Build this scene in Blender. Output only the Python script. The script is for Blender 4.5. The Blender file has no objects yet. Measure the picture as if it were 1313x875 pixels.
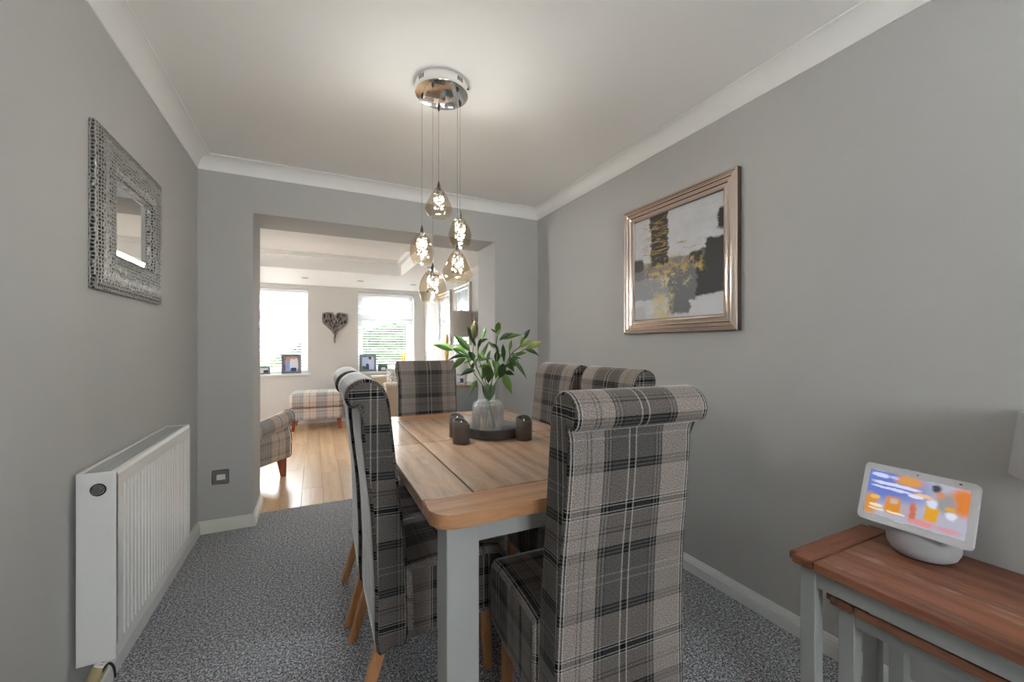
import bpy, bmesh, math, random
from mathutils import Vector, Matrix
R = math.radians
PI = math.pi
scene = bpy.context.scene
COL = scene.collection
rnd = random.Random(7)

# ------------------------------------------------------------------ camera
cam_d = bpy.data.cameras.new('camera')
cam_d.sensor_width = 36.0
cam_d.sensor_fit = 'HORIZONTAL'
cam_d.lens = 522.26 * 36.0 / 1313.0
cam_d.shift_y = 5.08 / 1313.0
cam_d.clip_start = 0.02
cam = bpy.data.objects.new('camera', cam_d)
cam.location = (0, 0, 1.2)
cam.rotation_euler = (PI / 2, 0, -0.45091)
COL.objects.link(cam)
scene.camera = cam

# ------------------------------------------------------------------ light: bright overcast sky through the windows
WORLD_STRENGTH = 7.6
world = bpy.data.worlds.new('overcast_sky')
scene.world = world
world.use_nodes = True
wnt = world.node_tree
bg = wnt.nodes['Background']
bg.inputs['Color'].default_value = (0.955, 0.975, 1.0, 1)
bg.inputs['Strength'].default_value = WORLD_STRENGTH


sun_d = bpy.data.lights.new('sun', 'SUN')
sun_d.energy = 190.0
sun_d.angle = R(3)
sun_d.color = (1.0, 0.985, 0.97)
sun = bpy.data.objects.new('sun', sun_d)
sun.rotation_euler = (0, R(42), 0)      # added for paving bounce; high, from the right: reaches no window directly
sun.location = (8, 0, 8)
COL.objects.link(sun)


def portal(name, loc, rot, sx, sy):
    """sampling portal in a window opening: emits nothing itself"""
    l = bpy.data.lights.new(name, 'AREA')
    l.shape = 'RECTANGLE'
    l.size = sx
    l.size_y = sy
    l.cycles.is_portal = True
    o = bpy.data.objects.new(name, l)
    o.location = loc
    o.rotation_euler = rot
    COL.objects.link(o)


scene.view_settings.view_transform = 'Standard'
scene.view_settings.look = 'None'
scene.view_settings.gamma = 1.0
scene.view_settings.use_curve_mapping = False
scene.view_settings.exposure = 1.85
scene.cycles.use_denoising = True
scene.cycles.max_bounces = 16
scene.cycles.diffuse_bounces = 8
scene.cycles.transparent_max_bounces = 24
scene.cycles.sample_clamp_indirect = 8.0


# ------------------------------------------------------------------ helpers: objects
def obj(name, bm, mat, parent=None, smooth=None, loc=None, rot=None):
    me = bpy.data.meshes.new(name)
    bmesh.ops.recalc_face_normals(bm, faces=bm.faces[:])
    bm.to_mesh(me)
    bm.free()
    if mat:
        me.materials.append(mat)
    if smooth is not None:
        me.polygons.foreach_set('use_smooth', [True] * len(me.polygons))
        me.set_sharp_from_angle(angle=R(smooth))
    o = bpy.data.objects.new(name, me)
    COL.objects.link(o)
    if parent:
        o.parent = parent
    if loc:
        o.location = loc
    if rot:
        o.rotation_euler = rot
    return o


def thing(name, label, cat, loc=(0, 0, 0), rz=0.0, group=None):
    o = bpy.data.objects.new(name, None)
    o.empty_display_size = 0.1
    COL.objects.link(o)
    o.location = loc
    o.rotation_euler = (0, 0, rz)
    return tag(o, label, cat, group)


def tag(o, label, cat, group=None):
    o['label'] = label
    o['category'] = cat
    if group:
        o['group'] = group
    return o


def struct(o, label, cat='wall'):
    o['kind'] = 'structure'
    o['label'] = label
    o['category'] = cat
    return o


def copy_tree(o, parent=None):
    c = o.copy()
    COL.objects.link(c)
    c.parent = parent
    for ch in list(o.children):
        copy_tree(ch, c)
    return c


# ------------------------------------------------------------------ helpers: shapes
def BM():
    return bmesh.new()


def box(bm, x0, x1, y0, y1, z0, z1, bev=0.0, seg=2):
    r = bmesh.ops.create_cube(bm, size=1.0)
    vs = r['verts']
    for v in vs:
        v.co = Vector(((x0 + x1) / 2 + v.co.x * (x1 - x0), (y0 + y1) / 2 + v.co.y * (y1 - y0), (z0 + z1) / 2 + v.co.z * (z1 - z0)))
    if bev > 0:
        es = list({e for v in vs for e in v.link_edges})
        bmesh.ops.bevel(bm, geom=es, offset=bev, segments=seg, profile=0.5, affect='EDGES')
    return bm


def nbox(*a, **k):
    return box(BM(), *a, **k)


def lathe(bm, prof, n=32, c=(0, 0, 0), close=False):
    rings = []
    for (r, z) in prof:
        if r < 1e-6:
            rings.append([bm.verts.new((c[0], c[1], c[2] + z))])
        else:
            rings.append([bm.verts.new((c[0] + r * math.cos(2 * PI * i / n), c[1] + r * math.sin(2 * PI * i / n), c[2] + z)) for i in range(n)])
    if close:
        rings.append(rings[0])
    for a, b in zip(rings, rings[1:]):
        for i in range(n):
            j = (i + 1) % n
            if len(a) == 1 and len(b) == 1:
                continue
            if len(a) == 1:
                bm.faces.new((a[0], b[i], b[j]))
            elif len(b) == 1:
                bm.faces.new((a[i], a[j], b[0]))
            else:
                bm.faces.new((a[i], a[j], b[j], b[i]))
    return bm


def frames(path):
    path = [Vector(p) for p in path]
    out = []
    up = Vector((0, 0, 1))
    for i, p in enumerate(path):
        t = (path[min(i + 1, len(path) - 1)] - path[max(i - 1, 0)]).normalized()
        s = t.cross(up)
        if s.length < 1e-3:
            s = t.cross(Vector((1, 0, 0)))
        s.normalize()
        u = s.cross(t).normalized()
        out.append((p, s, u))
    return out


def tube(bm, path, rad, n=8, cap=True):
    rings = []
    fr = frames(path)
    for k, (p, s, u) in enumerate(fr):
        r = rad[k] if isinstance(rad, (list, tuple)) else rad
        rings.append([bm.verts.new(p + s * (r * math.cos(2 * PI * i / n)) + u * (r * math.sin(2 * PI * i / n))) for i in range(n)])
    for a, b in zip(rings, rings[1:]):
        for i in range(n):
            j = (i + 1) % n
            bm.faces.new((a[i], a[j], b[j], b[i]))
    if cap:
        bm.faces.new(rings[0])
        bm.faces.new(list(reversed(rings[-1])))
    return bm


def spline(pts, n=6, closed=False):
    pts = [Vector(p) for p in pts]
    m = len(pts)
    out = []
    rng = range(m if closed else m - 1)
    for i in rng:
        if closed:
            p0, p1, p2, p3 = pts[(i - 1) % m], pts[i], pts[(i + 1) % m], pts[(i + 2) % m]
        else:
            p0, p1, p2, p3 = pts[max(i - 1, 0)], pts[i], pts[i + 1], pts[min(i + 2, m - 1)]
        for k in range(n):
            t = k / n
            out.append(0.5 * ((2 * p1) + (p2 - p0) * t + (2 * p0 - 5 * p1 + 4 * p2 - p3) * t * t + (3 * p1 - p0 - 3 * p2 + p3) * t ** 3))
    if not closed:
        out.append(pts[-1])
    return out


def prism(bm, pts, a0, a1, axis='X'):
    """extrude a 2D outline along an axis; pts are the two other coordinates in order"""
    def mk(p, a):
        return {'X': (a, p[0], p[1]), 'Y': (p[0], a, p[1]), 'Z': (p[0], p[1], a)}[axis]
    A = [bm.verts.new(mk(p, a0)) for p in pts]
    B = [bm.verts.new(mk(p, a1)) for p in pts]
    n = len(pts)
    for i in range(n):
        j = (i + 1) % n
        bm.faces.new((A[i], A[j], B[j], B[i]))
    bm.faces.new(A)
    bm.faces.new(list(reversed(B)))
    return bm


def soft_extrude(bm, outline, hw, b, widen=None, steps=4, bulge=0.0):
    """closed (y,z) outline swept along x from -hw to hw with edges rounded by b; UVs in metres (x, arc length), caps (y,z)"""
    uvl = bm.loops.layers.uv.verify()
    pts = [Vector((p[0], p[1])) for p in outline]
    n = len(pts)
    area = sum(pts[i].x * pts[(i + 1) % n].y - pts[(i + 1) % n].x * pts[i].y for i in range(n))
    if area < 0:
        pts.reverse()
    nor = []
    for i in range(n):
        t = (pts[(i + 1) % n] - pts[(i - 1) % n]).normalized()
        nor.append(Vector((t.y, -t.x)))
    arc = [0.0]
    for i in range(n):
        arc.append(arc[-1] + (pts[(i + 1) % n] - pts[i]).length)
    st = []
    for k in range(steps + 1):
        a = PI / 2 * k / steps
        st.append((-hw + b * (1 - math.cos(a)), b * (1 - math.sin(a))))
    mid = [(-hw + b + (2 * hw - 2 * b) * f, 0.0) for f in (0.25, 0.5, 0.75)]
    st2 = st + mid + [(-x, ins) for (x, ins) in reversed(st)]
    rings = []
    for (x, ins) in st2:
        ring = []
        f = 1 - (x / hw) ** 2
        for i in range(n):
            p = pts[i] - nor[i] * (ins - bulge * f)
            w = widen(p.x, p.y) if widen else 1.0
            ring.append(bm.verts.new((x * w, p.x, p.y)))
        rings.append((ring, x))
    for (ra, xa), (rb, xb) in zip(rings, rings[1:]):
        for i in range(n):
            j = (i + 1) % n
            f = bm.faces.new((ra[i], ra[j], rb[j], rb[i]))
            for lp, uv in zip(f.loops, ((xa, arc[i]), (xa, arc[i + 1]), (xb, arc[i + 1]), (xb, arc[i]))):
                lp[uvl].uv = uv
    caps = []
    for ring in (rings[0][0], list(reversed(rings[-1][0]))):
        f = bm.faces.new(ring)
        for lp in f.loops:
            lp[uvl].uv = (lp.vert.co.y, lp.vert.co.z)
        caps.append(f)
    bmesh.ops.triangulate(bm, faces=caps)
    return bm


def rrect(y0, y1, z0, z1, r, n=5):
    out = []
    for (cy, cz, a0) in ((y1 - r, z1 - r, 0), (y0 + r, z1 - r, 90), (y0 + r, z0 + r, 180), (y1 - r, z0 + r, 270)):
        for k in range(n + 1):
            a = R(a0 + 90 * k / n)
            out.append((cy + r * math.cos(a), cz + r * math.sin(a)))
    return out


def densify(pts, d):
    out = []
    n = len(pts)
    for i in range(n):
        a = Vector(pts[i])
        b = Vector(pts[(i + 1) % n])
        m = max(1, int((b - a).length / d))
        for k in range(m):
            out.append(a.lerp(b, k / m))
    return out


def frame_sweep(bm, w, h, prof):
    """mitred picture frame in the local XZ plane facing -Y; prof = list of (inset, out) closed open-strip points"""
    corners = [(-1, -1), (1, -1), (1, 1), (-1, 1)]
    rows = []
    for (ins, out) in prof:
        rows.append([bm.verts.new((sx * (w / 2 - ins), -out, sz * (h / 2 - ins))) for sx, sz in corners])
    for a, b in zip(rows, rows[1:]):
        for i in range(4):
            j = (i + 1) % 4
            bm.faces.new((a[i], a[j], b[j], b[i]))
    return bm


# ------------------------------------------------------------------ helpers: materials
class NT:
    def __init__(self, name):
        self.m = bpy.data.materials.new(name)
        self.m.use_nodes = True
        self.t = self.m.node_tree
        self.b = self.t.nodes['Principled BSDF']
        self.out = self.t.nodes['Material Output']

    def n(self, typ, **kw):
        nd = self.t.nodes.new(typ)
        for k, v in kw.items():
            if hasattr(nd, k) and not k.startswith('i_'):
                setattr(nd, k, v)
        return nd

    def set(self, node, name, val):
        s = node.inputs[name]
        if isinstance(val, bpy.types.NodeSocket):
            self.t.links.new(val, s)
        else:
            if isinstance(val, (tuple, list)) and len(val) == 3 and s.type == 'RGBA':
                val = (*val, 1)
            s.default_value = val

    def math(self, op, a, b=0.0, c=None, clamp=False):
        nd = self.n('ShaderNodeMath')
        nd.operation = op
        nd.use_clamp = clamp
        self.set(nd, 0, a)
        self.set(nd, 1, b)
        if c is not None:
            self.set(nd, 2, c)
        return nd.outputs[0]

    def mix(self, f, a, b, mode='MIX'):
        nd = self.n('ShaderNodeMix')
        nd.data_type = 'RGBA'
        nd.blend_type = mode
        nd.clamp_factor = True
        self.set(nd, 0, f)
        self.set(nd, 6, a)
        self.set(nd, 7, b)
        return nd.outputs[2]

    def coord(self, which='Object'):
        return self.n('ShaderNodeTexCoord').outputs[which]

    def mapping(self, vec, scale=(1, 1, 1), loc=(0, 0, 0)):
        nd = self.n('ShaderNodeMapping')
        self.set(nd, 'Vector', vec)
        nd.inputs['Scale'].default_value = scale
        nd.inputs['Location'].default_value = loc
        return nd.outputs[0]

    def noise(self, vec, scale, detail=2.0, rough=0.5, out='Fac'):
        nd = self.n('ShaderNodeTexNoise')
        self.set(nd, 'Vector', vec)
        nd.inputs['Scale'].default_value = scale
        nd.inputs['Detail'].default_value = detail
        nd.inputs['Roughness'].default_value = rough
        return nd.outputs[out]

    def ramp(self, fac, stops, interp='LINEAR'):
        nd = self.n('ShaderNodeValToRGB')
        cr = nd.color_ramp
        cr.interpolation = interp
        while len(cr.elements) > 1:
            cr.elements.remove(cr.elements[-1])
        for i, (p, c) in enumerate(stops):
            if isinstance(c, (int, float)):
                c = (c, c, c)
            e = cr.elements[0] if i == 0 else cr.elements.new(p)
            e.position = p
            e.color = (*c[:3], 1)
        self.set(nd, 'Fac', fac)
        return nd.outputs['Color']

    def bump(self, h, dist=0.001, strength=1.0):
        nd = self.n('ShaderNodeBump')
        self.set(nd, 'Height', h)
        nd.inputs['Distance'].default_value = dist
        nd.inputs['Strength'].default_value = strength
        self.t.links.new(nd.outputs[0], self.b.inputs['Normal'])

    def p(self, **kw):
        names = dict(color='Base Color', rough='Roughness', metal='Metallic', ior='IOR', trans='Transmission Weight', emit='Emission Color', estr='Emission Strength', sheen='Sheen Weight', srough='Sheen Roughness', coat='Coat Weight', spec='Specular IOR Level', alpha='Alpha', sub='Subsurface Weight')
        for k, v in kw.items():
            self.set(self.b, names[k], v)
        return self


def lin(r, g, b):
    f = lambda c: (c / 255 / 12.92) if c / 255 <= 0.04045 else ((c / 255 + 0.055) / 1.055) ** 2.4
    return (f(r), f(g), f(b))


def plain(name, col, rough=0.5, metal=0.0, var=0.04, scale=12.0, bump=0.0, bscale=300.0, **kw):
    N = NT(name)
    o = N.coord()
    f = N.noise(o, scale, 3)
    c0 = tuple(max(0, c * (1 - var)) for c in col)
    c1 = tuple(min(1, c * (1 + var)) for c in col)
    N.p(color=N.mix(f, c0, c1), rough=rough, metal=metal, **kw)
    if bump:
        N.bump(N.noise(o, bscale, 2), bump)
    return N.m


def wood(name, c0, c1, axis='Y', rough=0.4, grain=1.0, stain=None, bumpd=0.0004, coat=0.0):
    N = NT(name)
    o = N.coord()
    info = N.n('ShaderNodeObjectInfo')
    va = N.n('ShaderNodeVectorMath')
    va.operation = 'ADD'
    N.set(va, 0, o)
    sc = N.n('ShaderNodeVectorMath')
    sc.operation = 'SCALE'
    N.set(sc, 0, (3.1, 7.7, 5.3))
    N.set(sc, 'Scale', info.outputs['Random'])
    N.set(va, 1, sc.outputs[0])
    s = {'X': (1.2, 14, 14), 'Y': (14, 1.2, 14), 'Z': (14, 14, 1.2)}[axis]
    v = N.mapping(va.outputs[0], tuple(k * grain for k in s))
    n1 = N.noise(v, 1.6, 6, 0.65)
    v2 = N.mapping(va.outputs[0], tuple(k * grain * 6 for k in s))
    n2 = N.noise(v2, 2.0, 3, 0.6)
    wv = N.n('ShaderNodeTexWave')
    wv.wave_type = 'BANDS'
    wv.bands_direction = {'X': 'Y', 'Y': 'X', 'Z': 'X'}[axis]
    N.set(wv, 'Vector', v)
    wv.inputs['Scale'].default_value = 0.3
    wv.inputs['Distortion'].default_value = 11.0
    wv.inputs['Detail'].default_value = 3.0
    f = N.math('ADD', N.math('MULTIPLY', n1, 0.55), N.math('ADD', N.math('MULTIPLY', n2, 0.35), N.math('MULTIPLY', wv.outputs['Fac'], 0.12)))
    mid = tuple((a + b) / 2 for a, b in zip(c0, c1))
    col = N.ramp(f, [(0.36, c0), (0.50, mid), (0.66, c1)])
    rv = N.math('MULTIPLY_ADD', info.outputs['Random'], 0.22, 0.89)
    col = N.mix(1.0, col, rv, 'MULTIPLY')
    if stain:
        v3 = N.mapping(va.outputs[0], tuple(k * 0.5 for k in s))
        n3 = N.noise(v3, 2.2, 5, 0.7)
        blot = N.noise(o, 9.0, 3, 0.6)
        m = N.math('MULTIPLY', N.ramp(n3, [(0.52, 0.0), (0.68, 1.0)]), N.ramp(blot, [(0.45, 0.0), (0.65, 1.0)]))
        col = N.mix(N.math('MULTIPLY', m, 0.6), col, stain)
    N.p(color=col, rough=rough, coat=coat)
    N.b.inputs['Coat Roughness'].default_value = 0.22
    N.bump(n2, bumpd)
    return N.m


def plaid(name, T, C, D, W, G, period=0.38, off=(0.0, 0.0), fine=1.0):
    """woven tartan tweed, warp and weft share one sett; needs UVs in metres"""
    N = NT(name)
    sep = N.n('ShaderNodeSeparateXYZ')
    uv = N.coord('UV')
    N.set(sep, 0, uv)
    W2 = tuple(min(1, k * 1.5) for k in W)
    sett = [(0.0, D), (0.014, W2), (0.021, D), (0.035, W2), (0.042, T), (0.130, G), (0.138, T), (0.160, G), (0.168, T),
            (0.262, D), (0.276, G), (0.290, D), (0.304, G), (0.318, D), (0.332, C), (0.455, W), (0.468, D), (0.510, W), (0.523, C), (0.668, D), (0.682, G),
            (0.696, D), (0.710, G), (0.724, D), (0.738, T), (0.952, W2), (0.958, D), (0.972, W2), (0.979, D)]
    GT = tuple((a * 1.2 + b * 0.8) / 2 for a, b in zip(G, T))
    weft = [(q, GT if k == C or 0.46 < q < 0.48 else k) for q, k in sett]
    cols = []
    for i in (0, 1):
        ph = N.math('FRACT', N.math('ADD', N.math('DIVIDE', sep.outputs[i], period), off[i]))
        cols.append(N.ramp(ph, sett if i == 0 else weft, 'CONSTANT'))
    # the twill: warp and weft threads alternate on diagonals
    tw = N.math('SINE', N.math('MULTIPLY', N.math('ADD', sep.outputs[0], sep.outputs[1]), 2 * PI / 0.0034))
    twf = N.math('MULTIPLY_ADD', tw, 0.14, 0.40)
    col = N.mix(twf, cols[0], cols[1])
    sp = N.noise(N.mapping(uv, (1, 1, 1)), 330.0, 2, 0.7)
    spk = N.math('MULTIPLY_ADD', sp, 3.6 * fine, 1.0 - 1.8 * fine)
    col = N.mix(1.0, col, spk, 'MULTIPLY')
    N.p(color=col, rough=0.95, spec=0.15, sheen=0.9, srough=0.22)
    N.bump(sp, 0.0003, 0.35)
    return N.m


def glass(name, tint, gloss=0.06, rough=0.0, haze=0.0, hazecol=(0.9, 0.9, 0.9), ribs=None):
    """thin clear glass: passes tinted light straight on and reflects by Fresnel"""
    N = NT(name)
    tr = N.n('ShaderNodeBsdfTransparent')
    tr.inputs[0].default_value = (*tint, 1)
    gl = N.n('ShaderNodeBsdfGlossy')
    gl.inputs['Roughness'].default_value = rough
    lw_ = N.n('ShaderNodeLayerWeight')
    lw_.inputs['Blend'].default_value = 0.5
    ms = N.n('ShaderNodeMixShader')
    if ribs:
        bp = N.n('ShaderNodeBump')
        bp.inputs['Distance'].default_value = ribs[1]
        N.set(bp, 'Height', ribs[0](N))
        N.t.links.new(bp.outputs[0], gl.inputs['Normal'])
        N.t.links.new(bp.outputs[0], lw_.inputs['Normal'])
    N.set(ms, 0, N.math('ADD', N.math('MULTIPLY_ADD', N.math('POWER', lw_.outputs['Facing'], 4.0), 0.75, 0.04), gloss, clamp=True))
    N.t.links.new(tr.outputs[0], ms.inputs[1])
    N.t.links.new(gl.outputs[0], ms.inputs[2])
    res = ms
    if haze:
        df = N.n('ShaderNodeBsdfTranslucent')
        df.inputs[0].default_value = (*hazecol, 1)
        m2 = N.n('ShaderNodeMixShader')
        m2.inputs[0].default_value = haze
        N.t.links.new(ms.outputs[0], m2.inputs[1])
        N.t.links.new(df.outputs[0], m2.inputs[2])
        res = m2
    N.t.links.new(res.outputs[0], N.out.inputs['Surface'])
    return N.m


WALLCOL = lin(186, 185, 183)
M_wall = plain('grey_wall_paint', WALLCOL, 0.75, var=0.015, scale=3, bump=0.0003, bscale=160)
M_wall_ext = plain('pale_grey_wall_paint', lin(205, 202, 199), 0.75, var=0.015, scale=3, bump=0.0003, bscale=160)
M_ceil = plain('white_ceiling_paint', lin(240, 239, 237), 0.8, var=0.012, scale=2, bump=0.0002, bscale=160)
M_trim = plain('white_satin_trim', lin(226, 227, 226), 0.35, var=0.01)
M_cream = plain('cream_gloss_trim', lin(224, 224, 214), 0.35, var=0.01)
M_upvc = plain('white_window_frame', lin(238, 240, 241), 0.3, var=0.01)
M_white_metal = plain('white_enamel', lin(232, 232, 230), 0.3, var=0.01)
M_grille = plain('grey_enamel_grille', lin(176, 176, 175), 0.45, var=0.02)
M_greypaint = plain('sage_grey_furniture_paint', lin(166, 168, 165), 0.45, var=0.02, scale=20)
M_greypaint2 = plain('blue_grey_furniture_paint', lin(146, 154, 160), 0.5, var=0.02)
M_chrome = plain('polished_chrome', (0.86, 0.86, 0.86), 0.06, 1.0, var=0.01)
M_steel = plain('brushed_steel', (0.42, 0.42, 0.41), 0.3, 1.0, var=0.05, scale=60)
M_dark = plain('dark_plastic', (0.02, 0.02, 0.022), 0.45, var=0.1)
M_black = plain('black_gap', (0.008, 0.008, 0.008), 0.7, var=0.1)
M_oak = wood('oak_leg', lin(158, 103, 62), lin(203, 147, 98), 'Z', 0.45)
M_redleg = wood('red_brown_leg', lin(120, 52, 26), lin(168, 84, 48), 'Z', 0.35)
M_tabY = wood('worn_oak_long', lin(124, 92, 68), lin(182, 146, 114), 'Y', 0.36, stain=lin(196, 176, 158), coat=1.0)
M_tabX = wood('oak_cross', lin(142, 96, 62), lin(184, 136, 96), 'X', 0.36, coat=0.5)
M_nestY = wood('red_oak_long', lin(92, 54, 38), lin(150, 98, 72), 'Y', 0.42, stain=lin(196, 172, 158))
M_nestX = wood('red_oak_cross', lin(92, 54, 38), lin(146, 96, 70), 'X', 0.42, stain=lin(196, 172, 158))
M_lam = wood('pale_oak_laminate', lin(196, 160, 120), lin(226, 194, 156), 'Y', 0.28, grain=0.7, bumpd=0.0001)
M_plaid = plaid('charcoal_taupe_plaid', lin(142, 132, 126), lin(52, 51, 51), lin(14, 14, 15), lin(148, 144, 140), lin(91, 88, 86), 0.385, (0.507, 0.30))
M_plaid2 = plaid('pale_blue_beige_plaid', lin(206, 190, 180), lin(140, 146, 156), lin(92, 98, 108), lin(226, 224, 222), lin(176, 168, 164), 0.30, (0.3, 0.1), 0.6)
M_glass = glass('window_glass', (0.97, 0.985, 0.98), 0.0)


# ------------------------------------------------------------------ dimensions
XL, XR, YF, YB, ZC = -0.669, 1.7985, 3.188, -1.7, 2.40
OX0, OX1, OZ, YF2 = -0.370, 1.382, 2.078, 3.580       # opening in the far wall
EX0, EX1, EY, EZ = -2.8, 1.694, 6.961, 2.115           # extension beyond
T = 0.12

# ------------------------------------------------------------------ floors
N = NT('grey_speckled_carpet')
o = N.coord()
n1 = N.noise(o, 190.0, 2, 0.7)
n2 = N.noise(o, 90.0, 2, 0.6)
n3 = N.noise(o, 2.3, 3, 0.6)
f = N.math('ADD', N.math('MULTIPLY', n1, 0.65), N.math('MULTIPLY', n2, 0.35))
cc = N.ramp(f, [(0.38, lin(36, 37, 42)), (0.45, lin(98, 99, 105)), (0.52, lin(154, 155, 161)), (0.60, lin(232, 233, 237))])
cc = N.mix(1.0, cc, N.math('MULTIPLY_ADD', n3, 0.3, 0.85), 'MULTIPLY')
N.p(color=cc, rough=1.0, spec=0.05, sheen=0.25)
N.bump(f, 0.003, 0.6)
M_carpet = N.m
bm = nbox(XL - T, XR + T, YB - T, YF, -0.1, 0.0)
box(bm, OX0, OX1, YF, 3.40, -0.1, 0.0)
struct(obj('floor', bm, M_carpet), 'grey speckled cut-pile carpet over the dining room floor', 'floor')

fl = struct(obj('floor_extension', nbox(EX0 - T, EX1 + T, 3.40, EY + T, -0.12, -0.012), M_lam), 'pale oak laminate floor of the sunlit room beyond the opening', 'floor')
pl_me = {}
pw, plen = 0.150, 1.21
x = -0.093 - 18 * pw
ci = 0
while x < EX1:
    y = 3.402 - [0.0, 0.55, 0.2, 0.8, 0.4][ci % 5]
    y0lim = 3.402 if (x + pw > OX0 and x < OX1) else YF2
    while y < EY:
        ya, yb = max(y, y0lim), min(y + plen, EY)
        xa, xb = max(x, EX0), min(x + pw, EX1)
        if yb - ya > 0.02 and xb - xa > 0.02:
            key = (round(xb - xa, 3), round(yb - ya, 3))
            if key not in pl_me:
                t = obj('plank', nbox(0.0006, key[0] - 0.0006, 0.0006, key[1] - 0.0006, -0.012, 0.0, 0.0012, 1), M_lam, fl, loc=(xa, ya, 0))
                pl_me[key] = t.data
            else:
                t = bpy.data.objects.new('plank', pl_me[key])
                COL.objects.link(t)
                t.parent = fl
                t.location = (xa, ya, 0)
        y += plen
    x += pw
    ci += 1

# ------------------------------------------------------------------ walls of the dining room
struct(obj('wall_left', nbox(XL - T, XL, YB - T, YF, 0, ZC), M_wall), 'plain grey wall on the left behind the radiator')
struct(obj('wall_right', nbox(XR, XR + T, YB - T, YF, 0, ZC), M_wall), 'plain grey wall on the right with the abstract painting')
bm = nbox(EX0 - T, OX0, YF, YF2, 0, ZC)
box(bm, OX1, XR + T, YF, YF2, 0, ZC)
box(bm, OX0, OX1, YF, YF2, OZ, ZC)
struct(obj('wall_far', bm, M_wall), 'grey far wall with the wide opening to the next room')
BW = (0.15, 1.25, 1.10, 2.05)     # unseen window added behind the camera to light the room
bm = nbox(XL, BW[0], YB - 0.26, YB, 0, ZC)
box(bm, BW[1], XR, YB - 0.26, YB, 0, ZC)
box(bm, BW[0], BW[1], YB - 0.26, YB, 0, BW[2])
box(bm, BW[0], BW[1], YB - 0.26, YB, BW[3], ZC)
struct(obj('wall_back', bm, M_wall), 'grey wall with an added window behind the camera')
struct(obj('ceiling', nbox(XL - T, XR + T, YB - T, YF2, ZC, ZC + 0.1), M_ceil), 'white dining room ceiling', 'ceiling')

# coving: concave white plaster
cw, cd = 0.080, 0.083
prof = [(0, 0), (0, -cd), (0.006, -cd), (0.006, -cd + 0.006)]
for k in range(1, 9):
    a = R(90 * k / 9)
    prof.append((0.006 + (cw - 0.014) * (1 - math.cos(a)), -cd + 0.006 + (cd - 0.012) * math.sin(a)))
prof += [(cw - 0.006, -0.006), (cw, -0.006), (cw, 0)]


def cove(name, mk, a0, a1, label):
    bm = BM()
    A = []
    for p in prof:
        A.append((bm.verts.new(mk(p, a0 + p[0])), bm.verts.new(mk(p, a1 - p[0]))))
    for i in range(len(A)):
        j = (i + 1) % len(A)
        bm.faces.new((A[i][0], A[j][0], A[j][1], A[i][1]))
    bm.faces.new([q[0] for q in A])
    bm.faces.new([q[1] for q in A][::-1])
    struct(obj(name, bm, M_ceil, smooth=40), label, 'coving')


cove('trim_1', lambda p, a: (XL + p[0], a, ZC + p[1]), YB, YF, 'white concave ceiling coving along the left wall')
cove('trim_2', lambda p, a: (a, YF - p[0], ZC + p[1]), XL, XR, 'white concave ceiling coving along the far wall')
cove('trim_3', lambda p, a: (XR - p[0], a, ZC + p[1]), YB, YF, 'white concave ceiling coving along the right wall')
cove('trim_4', lambda p, a: (a, YB + p[0], ZC + p[1]), XL, XR, 'white concave ceiling coving behind the camera')

# skirting: flat with a moulded top
SK = [(0, 0), (0.018, 0), (0.018, 0.048), (0.0165, 0.050), (0.0165, 0.053), (0.0135, 0.055), (0.0125, 0.062), (0.008, 0.070), (0.007, 0.076), (0.004, 0.079), (0, 0.079)]


def skirt(name, segs, label, mat=None):
    """segs: (p0, p1, inward normal) in plan"""
    bm = BM()
    for (p0, p1, nrm, e0, e1) in segs:
        p0, p1, nrm = Vector(p0), Vector(p1), Vector(nrm)
        t = (p1 - p0).normalized()
        A = [(bm.verts.new((*(p0 + nrm * q[0] + t * (e0 * q[0])), q[1])), bm.verts.new((*(p1 + nrm * q[0] + t * (e1 * q[0])), q[1]))) for q in SK]
        for i in range(len(A)):
            j = (i + 1) % len(A)
            bm.faces.new((A[i][0], A[j][0], A[j][1], A[i][1]))
        bm.faces.new([q[0] for q in A])
        bm.faces.new([q[1] for q in A][::-1])
    return struct(obj(name, bm, mat or M_trim), label, 'skirting board')


skirt('baseboard_left', [((XL, YB), (XL, YF), (1, 0), 1, -1)], 'white skirting board along the left wall under the radiator')
skirt('baseboard_right', [((XR, YB), (XR, YF), (-1, 0), 1, -1)], 'white moulded skirting board along the right wall')
skirt('baseboard_far', [((XL, YF), (OX0, YF), (0, -1), 1, 1), ((OX0, YF), (OX0, YF2), (1, 0), -1, 1)], 'cream skirting board wrapping the left pier of the opening', M_cream)
skirt('baseboard_far_right', [((OX1, YF), (XR, YF), (0, -1), -1, -1), ((OX1, YF), (OX1, YF2), (-1, 0), -1, 1)], 'white skirting board wrapping the right pier of the opening')

# ------------------------------------------------------------------ the extension
W1 = (-0.995, -0.093, 0.770, 2.055)
W2 = (0.624, 1.521, 0.770, 2.055)
WT = 0.26
bm = BM()
box(bm, EX0 - T, W1[0], EY, EY + WT, 0, 2.5)
box(bm, W1[1], W2[0], EY, EY + WT, 0, 2.5)
box(bm, W2[1], EX1 + T, EY, EY + WT, 0, 2.5)
for W in (W1, W2):
    box(bm, W[0], W[1], EY, EY + WT, 0, W[2])
    box(bm, W[0], W[1], EY, EY + WT, W[3], 2.5)
struct(obj('wall_extension_far', bm, M_wall_ext), 'pale window wall of the room beyond the opening')
struct(obj('wall_extension_right', nbox(EX1, EX1 + T, YF2, EY, 0, 2.5), M_wall_ext), 'pale right wall of the room beyond with two frames')
PD = (4.9, 5.6, 0.05, 2.00)       # opening for the added patio doors in the unseen left wall
bm = BM()
box(bm, EX0 - T, EX0, YF2, PD[0], 0, 2.5)
box(bm, EX0 - T, EX0, PD[1], EY, 0, 2.5)
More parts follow.
